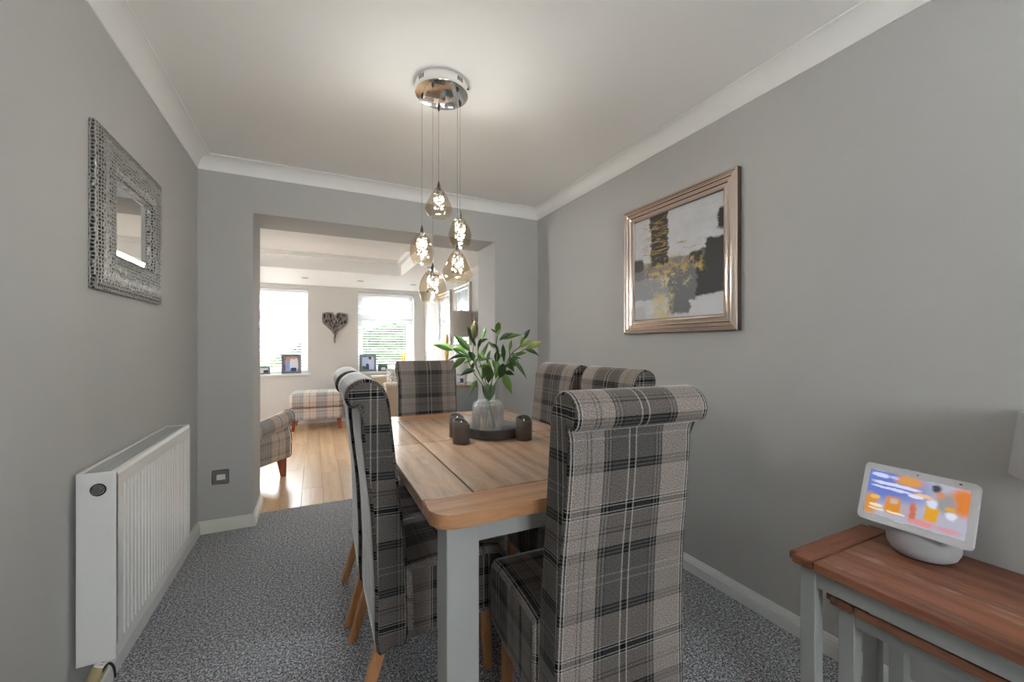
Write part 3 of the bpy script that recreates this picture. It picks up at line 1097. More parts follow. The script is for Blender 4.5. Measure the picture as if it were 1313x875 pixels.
col = NA.mix(NA.math('MULTIPLY', rectm(0.22, 0.50, 0.74, 1.2, 0.05), thr(fine, 0.40, 0.55)), col, lin(204, 188, 140))
col = NA.mix(NA.math('MULTIPLY', rectm(0.45, 0.80, 0.28, 0.42, 0.05), thr(strk, 0.54, 0.62)), col, GD)
col = NA.mix(rectm(0.66, 1.2, 0.84, 1.2), col, lin(204, 205, 210))
col = NA.mix(rectm(-0.2, 0.16, 0.86, 1.2), col, lin(186, 188, 190))
NA.p(color=col, rough=0.5, coat=0.35)
NA.b.inputs['Coat Roughness'].default_value = 0.08
obj('canvas', nbox(-IW / 2 - 0.004, IW / 2 + 0.004, -0.012, 0.0, -IH / 2 - 0.004, IH / 2 + 0.004), NA.m, pic)
# ------------------------------------------------------------------ pendant cluster
def smoke_glass():
    return glass('smoked_amber_glass', (0.90, 0.82, 0.70), 0.035, 0.02)


M_smoke = smoke_glass()
M_wire = plain('steel_cable', (0.30, 0.30, 0.30), 0.4, 0.6, var=0.05)
M_gun = plain('gunmetal_cap', (0.10, 0.095, 0.09), 0.35, 0.9, var=0.05)
M_crystal = plain('dark_chrome_lattice', (0.50, 0.49, 0.47), 0.12, 1.0, var=0.2, scale=90)
BULB_FILL_W = 1.5  # strength of the fill lights added in the unlit pendant
M_bulb = plain('fill_bulb', (0.9, 0.88, 0.84), 0.4, emit=(1.0, 0.95, 0.88, 1), estr=0.5)
PX, PY, PZ = 0.527, 1.832, 2.350
pen = thing('pendant_light', 'cluster pendant with round chrome plate and five smoked glass drops', 'light', (PX, PY, ZC))
obj('ceiling_plate', lathe(BM(), [(0, -0.0495), (0.117, -0.0495), (0.1195, -0.0485), (0.1205, -0.046), (0.1205, 0.0)], 64), M_chrome, pen, smooth=30)
for base in (200, 290):
    for k in range(4):
        obj('vent_slot', nbox(0.1200, 0.1212, -0.0022, 0.0022, -0.030, -0.012), M_black, pen, rot=(0, 0, R(base + k * 4.2)))
for a in (150, 330):
    m = Matrix.Rotation(R(a), 4, 'Z')
    p = m @ Vector((0.1205, 0, -0.026))
    q = m @ Vector((0.127, 0, -0.026))
    obj('side_screw', tube(BM(), [p, q], [0.0035, 0.0035], 8), M_gun, pen)
# (x, y, top of glass, bottom of glass, radius, shape)
drops = [(0.445, 1.873, 1.722, 1.576, 0.054, 'egg'), (0.468, 1.768, 1.533, 1.391, 0.060, 'egg'), (0.542, 1.936, 1.966, 1.820, 0.066, 'tear'),
         (0.576, 1.752, 1.630, 1.482, 0.069, 'tear'), (0.623, 1.854, 1.812, 1.670, 0.054, 'egg')]
for (x, y, zt, zb, r, shp) in drops:
    lx, ly = x - PX, y - PY
    L = lambda z: z - ZC
    obj('cable', tube(BM(), [(lx, ly, L(zt + 0.015)), (lx, ly, L(PZ + 0.003))], 0.0011, 6), M_wire, pen)
    obj('cable_grip', lathe(BM(), [(0, 0.0), (0.0035, 0.0), (0.006, 0.010), (0.006, 0.014), (0, 0.014)], 12, (lx, ly, L(PZ) - 0.0135)), M_gun, pen, smooth=40)
    hgt = zt - zb
    if shp == 'egg':
        sh = [(0.12, 1.0), (0.34, 0.955), (0.62, 0.83), (0.86, 0.64), (0.99, 0.44), (0.985, 0.30), (0.90, 0.14), (0.76, 0.0)]
    else:
        sh = [(0.10, 1.0), (0.26, 0.95), (0.48, 0.80), (0.72, 0.60), (0.94, 0.38), (1.0, 0.27), (0.93, 0.15), (0.72, 0.02), (0.66, 0.0)]
    sp_ = spline([(a * r, b * hgt, 0) for a, b in sh], 4)
    outer = [(q.x, q.y) for q in sp_]
    gsh = obj('glass_shade', lathe(BM(), outer, 40, (lx, ly, L(zb))), M_smoke, pen, smooth=50)
    obj('cap', lathe(BM(), [(0.002, 0.030), (0.004, 0.022), (0.0075, 0.008), (0.009, 0.0), (0.0105, -0.012), (0, -0.012)], 16, (lx, ly, L(zt))), M_gun, pen, smooth=40)
    # lattice sleeve of little rings with a socket inside
    cr = 0.0225
    z0, z1 = zb + hgt * 0.27, zb + hgt * 0.84
    sl = obj('crystal_sleeve', BM(), M_crystal, pen)
    bm = BM()
    rows, cols_ = 7, 9
    for i in range(rows):
        for j in range(cols_):
            a = 2 * PI * (j + 0.5 * (i % 2)) / cols_
            c = Vector((lx + cr * math.cos(a), ly + cr * math.sin(a), L(z0 + (z1 - z0) * (i + 0.5) / rows)))
            nrm = Vector((math.cos(a), math.sin(a), 0))
            s = Vector((-math.sin(a), math.cos(a), 0))
            up = Vector((0, 0, 1))
            hw_, hh = 0.0085, (z1 - z0) / rows * 0.62
            P = [c + s * hw_, c + up * hh, c - s * hw_, c - up * hh]
            Q = [c + s * hw_ * 0.45, c + up * hh * 0.45, c - s * hw_ * 0.45, c - up * hh * 0.45]
            vo_ = [bm.verts.new(q) for q in P]
            vi_ = [bm.verts.new(q + nrm * 0.003) for q in Q]
            vb_ = [bm.verts.new(q - nrm * 0.002) for q in Q]
            for k in range(4):
                kk = (k + 1) % 4
                bm.faces.new((vo_[k], vo_[kk], vi_[kk], vi_[k]))
                bm.faces.new((vo_[kk], vo_[k], vb_[k], vb_[kk]))
    bm.to_mesh(sl.data)
    bm.free()
    obj('bulb_holder', lathe(BM(), [(0, 0.0), (0.008, 0.0), (0.010, 0.004), (0.010, 0.022), (0, 0.022)], 14, (lx, ly, L(zt) - 0.036)), M_gun, pen, smooth=50)
    bl = bpy.data.lights.new('bulb_fill', 'POINT')  # fill added inside an unlit glass drop to brighten ceiling and walls
    bl.energy = BULB_FILL_W * ((ZC - zb) / 0.72) ** 2
    bl.color = (0.88, 0.94, 1.0)
    bl.shadow_soft_size = 0.012
    bo = bpy.data.objects.new('bulb_fill', bl)
    COL.objects.link(bo)
    bo.parent = pen
    bo.location = (lx, ly, L(zb) + hgt * 0.55)

# ------------------------------------------------------------------ things on the dining table
M_slate = wood('dark_grey_wood', lin(62, 60, 59), lin(92, 89, 87), 'X', 0.5)
VX, VY = 0.703, 1.700
tr_ = obj('round_tray', lathe(BM(), [(0, 0), (0.126, 0), (0.130, 0.004), (0.130, 0.040), (0.127, 0.044), (0, 0.044)], 64), M_slate, smooth=30, loc=(0.754, 1.765, TZ))
tag(tr_, 'round dark grey wooden board under the glass vase', 'tray')


def candle(x, y, h, lab, tilt):
    t = thing('led_candle', lab, 'candle', (x, y, TZ), tilt, 'flameless candles on the table')
    n, r = 28, 0.0365
    bm = BM()
    wav = lambda a: h + 0.010 * math.sin(a) + 0.004 * math.sin(2 * a + 0.8)
    rings = []
    for (rr, zf) in ((r - 0.002, lambda a: 0.0), (r, lambda a: 0.002), (r, lambda a: wav(a) - 0.003), (r - 0.0025, wav), (r - 0.006, lambda a: wav(a) - 0.001), (r - 0.009, lambda a: h - 0.020), (0.004, lambda a: h - 0.023)):
        rings.append([bm.verts.new((rr * math.cos(2 * PI * i / n), rr * math.sin(2 * PI * i / n), zf(2 * PI * i / n))) for i in range(n)])
    for a, b in zip(rings, rings[1:]):
        for i in range(n):
            j = (i + 1) % n
            bm.faces.new((a[i], a[j], b[j], b[i]))
    bm.faces.new(rings[0][::-1])
    bm.faces.new(rings[-1])
    obj('wax_body', bm, M_wax, t, smooth=45)
    obj('flame_tip', lathe(BM(), [(0, 0.0), (0.0035, 0.0), (0.0045, 0.010), (0.003, 0.019), (0, 0.025)], 10, (0, 0, h - 0.024)), M_ivory, t, smooth=60)


M_wax = plain('grey_brown_wax', lin(92, 84, 78), 0.55, var=0.03)
M_ivory = plain('ivory_plastic', lin(232, 226, 214), 0.5, var=0.02)
candle(0.566, 1.668, 0.094, 'dark grey LED candle left of the board, in front of its twin', 0.9)
candle(0.587, 1.788, 0.094, 'dark grey LED candle behind the front left one', 0.7)
candle(0.836, 1.606, 0.094, 'dark grey LED candle right of the round board', 0.2)

# ribbed glass vase with water
ribs = (lambda N: N.math('SINE', N.math('MULTIPLY', N.math('ARCTAN2', *[N_sep(N, i) for i in (1, 0)]), 60.0)), 0.003)


def N_sep(N, i):
    sp = N.n('ShaderNodeSeparateXYZ')
    N.set(sp, 0, N.coord())
    return sp.outputs[i]


M_vase = glass('clear_vase_glass', (0.97, 0.98, 0.975), 0.03, 0.02)
M_vase_rib = glass('ribbed_vase_glass', (0.98, 0.985, 0.985), 0.10, 0.05, 0.16, (0.92, 0.93, 0.93), ribs)
M_water = glass('water', (0.985, 0.99, 0.985), 0.01, 0.0)
vz = TZ + 0.0445
vase = thing('glass_vase', 'clear ribbed glass vase holding lily stems', 'vase', (VX, VY, vz))
body = [(0, 0.0), (0.062, 0.0), (0.068, 0.004), (0.071, 0.012), (0.0715, 0.095), (0.070, 0.108), (0.064, 0.117), (0.054, 0.122), (0.050, 0.126)]
obj('body', lathe(BM(), body + [(r - 0.003 if r > 0.01 else 0, z + (0.006 if z < 0.01 else 0)) for r, z in reversed(body)], 64), M_vase_rib, vase, smooth=50)
neck = [(0.050, 0.1255), (0.0485, 0.132), (0.0480, 0.20), (0.049, 0.209)]
obj('neck', lathe(BM(), neck + [(r - 0.003, z) for r, z in reversed(neck)], 64, close=True), M_vase, vase, smooth=50)
obj('water', lathe(BM(), [(0, 0.008), (0.066, 0.008), (0.0675, 0.02), (0.0675, 0.088), (0, 0.088)], 48), M_water, vase, smooth=50)

# lily stems: placed by their spread around the vase
fwd = Vector((0.4358, 0.9000, 0))
rgt = Vector((0.9000, -0.4358, 0))
PPM = 284.0 * 4.861


def pl_at(px, py, dep=0.0):
    """sketch coordinates of the bouquet -> metres relative to the vase base"""
    k = 1 + dep / 1.84
    return rgt * ((px - 412) / PPM * k) + Vector((0, 0, 0.207 + (448 - py) / PPM * k - 0.0)) + fwd * dep


NF = NT('lily_leaf')
inf = NF.n('ShaderNodeObjectInfo')
vein = NF.noise(NF.mapping(NF.coord(), (1, 1, 1)), 40.0, 2)
NF.p(color=NF.mix(vein, NF.ramp(inf.outputs['Random'], [(0.0, lin(24, 44, 24)), (0.6, lin(46, 82, 34)), (1.0, lin(88, 124, 48))]), NF.ramp(inf.outputs['Random'], [(0.0, lin(36, 62, 32)), (1.0, lin(104, 140, 60))])), rough=0.38)
M_leaf = NF.m
M_bud = plain('lily_bud', lin(142, 152, 78), 0.45, var=0.2, scale=40)
M_bud2 = plain('olive_bud', lin(104, 98, 52), 0.45, var=0.2, scale=40)
M_stem = plain('green_stem', lin(72, 104, 48), 0.5, var=0.15, scale=30)
M_stamen = plain('dark_stamen', lin(40, 32, 24), 0.6)
lily = thing('lily_bouquet', 'green lily stems with buds standing in the glass vase', 'plant', (VX, VY, vz))


def leaf(a, b, w, dep0, dep1, bend, roll):
    A, B = pl_at(*a, dep0), pl_at(*b, dep1)
    d = B - A
    t = d.normalized()
    side = t.cross(fwd)
    if side.length < 0.1:
        side = Vector((0, 0, 1))
    side.normalize()
    side = Matrix.Rotation(roll, 3, t) @ side
    nrm = side.cross(t).normalized()
    wm = w / PPM
    bm = BM()
    m = 8
    rows = []
    for i in range(m + 1):
        f = i / m
        c = A + d * f + Vector((0, 0, 1)) * (bend * 4 * f * (1 - f) * d.length)
        ww = wm * 0.5 * (math.sin(PI * min(1.0, f ** 0.8)) ** 1.1 if 0 < f < 1 else 0.03)
        ww = max(ww, 0.0006)
        rows.append([bm.verts.new(c + side * ww * s + nrm * (abs(s) * ww * 0.45)) for s in (-1, -0.5, 0, 0.5, 1)])
    for p, q in zip(rows, rows[1:]):
        for k in range(4):
            bm.faces.new((p[k], p[k + 1], q[k + 1], q[k]))
    return obj('leaf', bm, M_leaf, lily, smooth=80)


def bud(a, b, w, dep, mat):
    A, B = pl_at(*a, dep), pl_at(*b, dep + 0.01)
    prof_ = [(0.0, 0.12), (0.15, 0.55), (0.35, 0.9), (0.55, 1.0), (0.75, 0.85), (0.92, 0.5), (1.0, 0.12)]
    pts = [A.lerp(B, f) for f, _ in prof_]
    return obj('bud', tube(BM(), pts, [w / PPM * 0.5 * k for _, k in prof_], 10), mat, lily, smooth=60)


leaves = [((195, 245), (72, 212), 44), ((275, 268), (188, 236), 52), ((305, 250), (203, 148), 42), ((322, 208), (280, 108), 32), ((372, 185), (390, 112), 26), ((350, 215), (412, 183), 22),
          ((360, 320), (416, 198), 26), ((405, 330), (432, 244), 20), ((292, 285), (156, 316), 20), ((275, 295), (183, 378), 40), ((328, 380), (236, 414), 36), ((345, 436), (290, 542), 30),
          ((290, 255), (338, 345), 36), ((355, 312), (448, 302), 18), ((415, 452), (418, 332), 58), ((372, 440), (392, 325), 30), ((455, 430), (472, 322), 50), ((485, 420), (512, 322), 56),
          ((462, 330), (472, 246), 38), ((508, 330), (503, 212), 28), ((468, 155), (482, 70), 36), ((484, 182), (575, 138), 30), ((512, 182), (622, 153), 28), ((545, 255), (566, 172), 22),
          ((632, 188), (671, 122), 32), ((640, 248), (730, 288), 26), ((578, 285), (650, 268), 22), ((580, 308), (657, 424), 26), ((545, 295), (582, 355), 46), ((522, 325), (572, 388), 44),
          ((512, 392), (577, 402), 34), ((508, 392), (562, 520), 50), ((455, 238), (412, 193), 18), ((462, 140), (428, 116), 14), ((350, 280), (330, 330), 30), ((335, 300), (398, 268), 24),
          ((300, 300), (250, 262), 26), ((470, 380), (440, 300), 30), ((500, 350), (545, 330), 26), ((395, 300), (365, 262), 22), ((318, 300), (262, 330), 24), ((345, 250), (372, 170), 22), ((430, 420), (405, 300), 30), ((470, 300), (520, 262), 22), ((540, 310), (620, 300), 20), ((560, 280), (600, 340), 22), ((430, 350), (350, 352), 22), ((480, 260), (440, 205), 18), ((610, 225), (640, 150), 20), ((340, 220), (300, 150), 22), ((320, 330), (300, 400), 22)]
for i, (a, b, w) in enumerate(leaves):
    r = random.Random(100 + i)
    d0 = r.uniform(-0.05, 0.05)
    leaf(a, b, w * 1.02, d0, d0 + r.uniform(-0.045, 0.045), r.uniform(0.02, 0.14), r.uniform(-0.5, 0.5))
# leaves pushed down inside the neck
for i, (a, b, w) in enumerate([((405, 560), (372, 452), 26), ((415, 560), (400, 448), 34), ((422, 560), (432, 446), 38), ((425, 558), (458, 450), 32), ((410, 555), (385, 470), 22)]):
    leaf(a, b, w, -0.01 + 0.006 * i, -0.012 + 0.008 * i, 0.0, 0.2 * i - 0.4)
bud((330, 180), (330, 62), 42, -0.02, M_bud2)
bud((600, 228), (678, 184), 36, 0.0, M_bud)
bud((648, 238), (747, 198), 38, 0.015, M_bud)
bud((470, 160), (486, 78), 26, 0.0, M_bud)
bud((575, 272), (650, 262), 26, 0.02, M_bud)
for (px, py) in ((316, 60), (336, 44), (348, 62)):
    obj('stamen', tube(BM(), [pl_at(330, 75, -0.02), pl_at(px, py, -0.02)], [0.0008, 0.002], 5), M_stamen, lily)
for i, path in enumerate([[(418, 600), (405, 500), (360, 400), (318, 290), (330, 178)], [(420, 620), (412, 500), (380, 380), (350, 260), (372, 185)], [(425, 600), (420, 500), (465, 330), (462, 220), (470, 155)],
                          [(428, 640), (430, 520), (500, 380), (560, 270), (620, 220)], [(415, 620), (410, 520), (320, 380), (280, 290), (220, 255)], [(560, 270), (600, 262), (648, 238)], [(500, 380), (540, 330), (545, 255)]]):
    inside = lambda p, d: pl_at(p[0], p[1], d)
    obj('stem', tube(BM(), spline([inside(p, 0.012 * math.sin(i * 2.1 + k)) for k, p in enumerate(path)], 6), 0.0026, 6), M_stem, lily, smooth=60)
for (x0, x1, y1) in ((-0.022, -0.004, 0.02), (0.022, 0.006, -0.02), (0.004, 0.0, 0.03)):
    obj('stem', tube(BM(), [(x0, y1, 0.012), (x1, y1 * 0.3, 0.12), (x1 * 0.5, 0, 0.20)], 0.0026, 6), M_stem, lily, smooth=60)

# ------------------------------------------------------------------ nest of tables by the right wall
def nest(label, x0, x1, y0, y1, zt, lw_, th_, ap, mY, mX):
    t = thing('nest_table', label, 'table', ((x0 + x1) / 2, (y0 + y1) / 2, 0), 0, 'nest of tables')
    hx_, hy_ = (x1 - x0) / 2, (y1 - y0) / 2
    e = 0.075
    for sy in (-1, 1):
        a, b = sorted((sy * hy_, sy * (hy_ - e + 0.0012)))
        bm_ = nbox(-hx_, hx_, a, b, zt - th_, zt)
        ed = [q for q in bm_.edges if all(abs(vv.co.y - sy * hy_) < 1e-5 for vv in q.verts) and abs(q.verts[0].co.z - q.verts[1].co.z) > 0.01]
        bmesh.ops.bevel(bm_, geom=ed, offset=0.018, segments=4, affect='EDGES')
        ed = [q for q in bm_.edges if abs(q.verts[0].co.z - q.verts[1].co.z) < 1e-5]
        bmesh.ops.bevel(bm_, geom=ed, offset=0.003, segments=2, affect='EDGES')
        obj('end_board', bm_, mX, t, smooth=35)
    obj('top_board', nbox(-hx_, hx_, -hy_ + e + 0.0012, hy_ - e - 0.0012, zt - th_, zt, 0.003, 2), mY, t)
    ins = 0.026
    for sx in (-1, 1):
        for sy in (-1, 1):
            cx, cy = sx * (hx_ - ins - lw_ / 2), sy * (hy_ - ins - lw_ / 2)
            obj('leg', nbox(cx - lw_ / 2, cx + lw_ / 2, cy - lw_ / 2, cy + lw_ / 2, 0, zt - th_, 0.002, 1), M_greypaint, t)
    for sy in (-1, 1):
        c = sy * (hy_ - ins - lw_ / 2)
        obj('apron', nbox(-hx_ + ins + lw_, hx_ - ins - lw_, c - 0.009, c + 0.009, zt - th_ - ap, zt - th_), M_greypaint, t)
    for sx in (-1, 1):
        c = sx * (hx_ - ins - lw_ / 2 + 0.008)
        obj('apron', nbox(c - 0.009, c + 0.009, -hy_ + ins + lw_, hy_ - ins - lw_, zt - th_ - ap, zt - th_), M_greypaint, t)
    return t


NZ = 0.56
nest('largest red-brown topped grey nest table, carrying the smart display', 1.318, 1.778, 0.120, 0.768, NZ, 0.042, 0.026, 0.058, M_nestY, M_nestX)
nest('middle red-brown topped grey nest table tucked under the largest', 1.352, 1.740, 0.205, 0.683, 0.468, 0.040, 0.024, 0.045, M_nestY, M_nestX)
M_paper = plain('magazine_cover', lin(206, 206, 208), 0.25, var=0.25, scale=14)
tag(obj('magazine', nbox(-0.105, 0.105, -0.14, 0.14, 0, 0.006, 0.001, 1), M_paper, loc=(1.470, 0.44, 0.468), rot=(0, 0, R(3))), 'thin pale magazine lying on the middle nest table', 'magazine')

# smart display
M_devwhite = plain('white_plastic_shell', lin(214, 215, 218), 0.4, var=0.01)
M_devgrey = plain('grey_mesh_fabric', lin(176, 178, 182), 0.8, var=0.04, scale=300)
dev = thing('smart_display', 'white smart display with a colourful lit screen on the nest table', 'smart display', (1.665, 0.572, NZ), R(-90))
# local: -y faces the room, x runs along the wall
obj('base', lathe(BM(), [(0, 0.004), (0.064, 0.004), (0.074, 0.012), (0.082, 0.030), (0.084, 0.060), (0.080, 0.085), (0.060, 0.096), (0, 0.098)], 48, (0, 0.002, 0)), M_devgrey, dev, smooth=40)
obj('foot_ring', lathe(BM(), [(0, 0), (0.062, 0), (0.066, 0.004), (0, 0.004)], 40, (0, 0.002, 0)), M_dark, dev, smooth=40)
tiltm = Matrix.Translation((0, -0.046, 0.168)) @ Matrix.Rotation(R(-20), 4, 'X')


def tilted(bm):
    bm.transform(tiltm)
    return bm


sw_, sh_ = 0.257, 0.180
bm = prism(BM(), rrect(-sw_ / 2, sw_ / 2, -sh_ / 2, sh_ / 2, 0.012), -0.010, 0.006, 'Y')
ed = [e for e in bm.edges if abs(e.verts[0].co.y - e.verts[1].co.y) < 1e-6]
bmesh.ops.bevel(bm, geom=ed, offset=0.002, segments=2, affect='EDGES')
obj('screen_shell', tilted(bm), M_devwhite, dev, smooth=35)
bm = prism(BM(), rrect(-0.118, 0.118, -0.08, 0.08, 0.01), 0.006, 0.016, 'Y')
obj('rear_shell', tilted(bm), M_devwhite, dev, smooth=35)
obj('arm', tube(BM(), [(0, 0.0, 0.095), (0, -0.012, 0.12), (0, -0.032, 0.150)], 0.022, 12), M_devgrey, dev, smooth=50)
ND = NT('lit_screen')
oc = ND.coord('UV')
sp = ND.n('ShaderNodeSeparateXYZ')
ND.set(sp, 0, oc)
nw = ND.noise(oc, 9.0, 2, 0.6)
su = ND.math('ADD', sp.outputs[0], ND.math('MULTIPLY_ADD', nw, 0.06, -0.03))
sv = ND.math('ADD', sp.outputs[1], ND.math('MULTIPLY_ADD', nw, -0.06, 0.03))


def blob(u0, v0, ru, rv, p=2.0):
    a = ND.math('POWER', ND.math('ABSOLUTE', ND.math('DIVIDE', ND.math('SUBTRACT', su, u0), ru)), p)
    b = ND.math('POWER', ND.math('ABSOLUTE', ND.math('DIVIDE', ND.math('SUBTRACT', sv, v0), rv)), p)
    return ND.math('SUBTRACT', 1.35, ND.math('ADD', a, b), clamp=True)


col = ND.mix(blob(0.15, 0.75, 0.5, 0.45), lin(176, 176, 190), lin(104, 122, 196))
for (bu, bv, ru, rv, c, pw2) in ((0.42, 0.90, 0.16, 0.13, lin(214, 150, 74), 2), (0.95, 0.72, 0.14, 0.30, lin(214, 124, 50), 2), (0.80, 0.62, 0.10, 0.22, lin(150, 148, 150), 2), (0.05, 0.22, 0.10, 0.26, lin(208, 142, 60), 2),
                             (0.30, 0.30, 0.09, 0.20, lin(216, 142, 52), 4), (0.30, 0.40, 0.05, 0.06, lin(196, 178, 176), 3), (0.50, 0.28, 0.045, 0.22, lin(200, 112, 84), 2), (0.43, 0.24, 0.05, 0.18, lin(178, 166, 178), 2), (0.68, 0.34, 0.065, 0.16, lin(222, 160, 44), 6), (0.84, 0.53, 0.05, 0.05, lin(214, 160, 70), 4),
                             (0.60, 0.10, 0.14, 0.07, lin(222, 140, 146), 2), (0.85, 0.10, 0.12, 0.06, lin(206, 150, 160), 2), (0.70, 0.88, 0.05, 0.09, lin(64, 66, 80), 2), (0.74, 0.76, 0.05, 0.08, lin(206, 140, 104), 2), (0.68, 0.55, 0.05, 0.10, lin(214, 220, 238), 2), (0.86, 0.40, 0.06, 0.08, lin(216, 222, 236), 2),
                             (0.58, 0.66, 0.10, 0.05, lin(240, 190, 140), 2),
                             (0.12, 0.91, 0.10, 0.045, lin(206, 214, 246), 3), (0.27, 0.91, 0.05, 0.03, lin(180, 190, 236), 3), (0.30, 0.75, 0.26, 0.035, lin(214, 218, 246), 4), (0.26, 0.65, 0.22, 0.03, lin(206, 212, 246), 4), (0.52, 0.61, 0.08, 0.035, lin(222, 222, 244), 4),
                             (0.10, 0.40, 0.06, 0.05, lin(238, 184, 84), 3), (0.12, 0.22, 0.08, 0.03, lin(240, 222, 200), 4), (0.13, 0.14, 0.09, 0.025, lin(236, 214, 190), 4), (0.34, 0.15, 0.09, 0.025, lin(244, 222, 190), 4)):
    col = ND.mix(blob(bu, bv, ru, rv, pw2), col, c)
ND.p(color=(0.02, 0.02, 0.02), rough=0.15, emit=col, estr=0.27)
aw, ah = 0.226, 0.138
bm = BM()
uvl = bm.loops.layers.uv.verify()
vs = [bm.verts.new((x, -0.0106, z)) for x, z in ((-aw / 2, -ah / 2), (aw / 2, -ah / 2), (aw / 2, ah / 2), (-aw / 2, ah / 2))]
f = bm.faces.new(vs)
for lp, uvv in zip(f.loops, ((0, 0), (1, 0), (1, 1), (0, 1))):
    lp[uvl].uv = uvv
obj('lit_panel', tilted(bm), ND.m, dev)
obj('camera_shutter', tilted(nbox(0.088, 0.094, -0.0112, -0.010, 0.078, 0.0815)), M_dark, dev)
obj('sensor_dot', tilted(nbox(-0.002, 0.002, -0.0108, -0.010, 0.078, 0.081)), M_dark, dev)
obj('button', tilted(nbox(-0.035, -0.022, -0.004, 0.002, sh_ / 2, sh_ / 2 + 0.002)), M_devwhite, dev)
obj('button', tilted(nbox(-0.015, -0.002, -0.004, 0.002, sh_ / 2, sh_ / 2 + 0.002)), M_devwhite, dev)


# table lamps
def table_lamp(label, loc, zs0, zs1, r0, r1, shade_mat, base_prof, base_mat):
    t = thing('table_lamp', label, 'lamp', loc)
    z0, z1 = zs0 - loc[2], zs1 - loc[2]
    obj('lamp_shade', lathe(BM(), [(r0, z0), (r1, z1), (r1 - 0.003, z1), (r0 - 0.003, z0)], 48, close=True), shade_mat, t, smooth=40)
    obj('base', lathe(BM(), base_prof, 32), base_mat, t, smooth=50)
    top = max(p[1] for p in base_prof)
    obj('stem', tube(BM(), [(0, 0, top - 0.005), (0, 0, z1 + 0.012)], 0.005, 10), M_steel, t, smooth=60)
    bm = BM()
    for k in range(3):
        a = 2 * PI * k / 3
        tube(bm, [(0, 0, z1 - 0.012), (math.cos(a) * (r1 - 0.002), math.sin(a) * (r1 - 0.002), z1 - 0.006)], 0.0018, 6)
    obj('shade_ring', bm, M_steel, t)
    obj('finial', lathe(BM(), [(0, 0.022), (0.016, 0.018), (0.030, 0.014), (0.016, 0.010), (0, 0.008)], 20, (0, 0, z1 + 0.002)), M_gun, t, smooth=50)
    return t


M_shade_g = plain('grey_linen_shade', lin(176, 177, 178), 0.9, var=0.04, scale=120)
table_lamp('grey shaded table lamp at the right edge beside the smart display', (1.662, 0.262, NZ), 0.868, 1.030, 0.135, 0.118, M_shade_g,
           [(0, 0), (0.055, 0), (0.058, 0.006), (0.030, 0.016), (0.018, 0.05), (0.026, 0.12), (0.020, 0.20), (0.010, 0.26), (0, 0.262)], M_steel)
# ------------------------------------------------------------------ the room beyond: seating
arm_dir = math.atan2(-0.6, 0.8)        # local +y faces (0.6, 0.8)
ac = thing('armchair', 'plaid armchair with rolled arm, cut off by the left pier', 'armchair', (-0.205, 4.265, 0), arm_dir)
# local frame: origin at the front of the visible (right) arm; +y forward, chair body extends to -x and -y
AD, AWD = 0.72, 0.80


def shift(bm, dx, dy, dz):
    bm.transform(Matrix.Translation((dx, dy, dz)))
    return bm


def swap_xy(bm):
    """turn an x-swept shape so that it runs along y"""
    bm.transform(Matrix.Rotation(PI / 2, 4, 'Z'))
    return bm


def arm_outline(s):
    # front view of one arm (x outward = s), z up
    p = [(0.0, 0.175), (0.012, 0.26), (0.014, 0.36), (-0.004, 0.435), (0.006, 0.462), (0.034, 0.485), (0.046, 0.525), (0.036, 0.568), (0.004, 0.596), (-0.040, 0.600), (-0.082, 0.578), (-0.100, 0.53), (-0.104, 0.40), (-0.104, 0.175)]
    return [(s * a, b) for a, b in p]


for s, xo in ((1, 0.0), (-1, -AWD)):
    bm = soft_extrude(BM(), [(v_.x, v_.y) for v_ in spline([(*q, 0) for q in arm_outline(1)], 3, closed=True)], AD / 2, 0.018)
    # outline lives in (y,z) and sweeps x: rotate so the sweep runs along y and outline-y becomes x
    bm.transform(Matrix(((0, s, 0, 0), (1, 0, 0, 0), (0, 0, 1, 0), (0, 0, 0, 1))))
    for v_ in bm.verts:
        if v_.co.z > 0.42:
            v_.co.z -= 0.10 * max(0.0, (AD / 2 - v_.co.y)) / AD * 1.3
    shift(bm, xo, -AD / 2, 0)
    obj('arm', bm, M_plaid2, ac, smooth=60)
    ol = [(v_.x * s + xo, 0.002, v_.y) for v_ in spline([(*q, 0) for q in arm_outline(1)], 3, closed=True)]
    obj('piping', tube(BM(), ol + [ol[0]], 0.004, 6, cap=False), M_dark, ac, smooth=60)
obj('seat_base', shift(soft_extrude(BM(), densify(rrect(-AD + 0.02, -0.02, 0.18, 0.33, 0.02), 0.04), (AWD - 0.2) / 2, 0.02), -AWD / 2, 0, 0), M_plaid2, ac, smooth=60)
obj('seat_cushion', shift(soft_extrude(BM(), densify(rrect(-AD + 0.12, 0.005, 0.332, 0.47, 0.05), 0.04), (AWD - 0.21) / 2, 0.04, bulge=0.01), -AWD / 2, 0, 0), M_plaid2, ac, smooth=60)
obj('backrest', shift(soft_extrude(BM(), [(v_.x, v_.y) for v_ in spline([(-AD, 0.19, 0), (-AD + 0.14, 0.33, 0), (-AD + 0.12, 0.6, 0), (-AD + 0.06, 0.84, 0), (-AD - 0.0, 0.88, 0), (-AD - 0.05, 0.82, 0), (-AD - 0.03, 0.5, 0)], 4, closed=True)], (AWD - 0.19) / 2, 0.04), -AWD / 2, 0.0, 0), M_plaid2, ac, smooth=60)


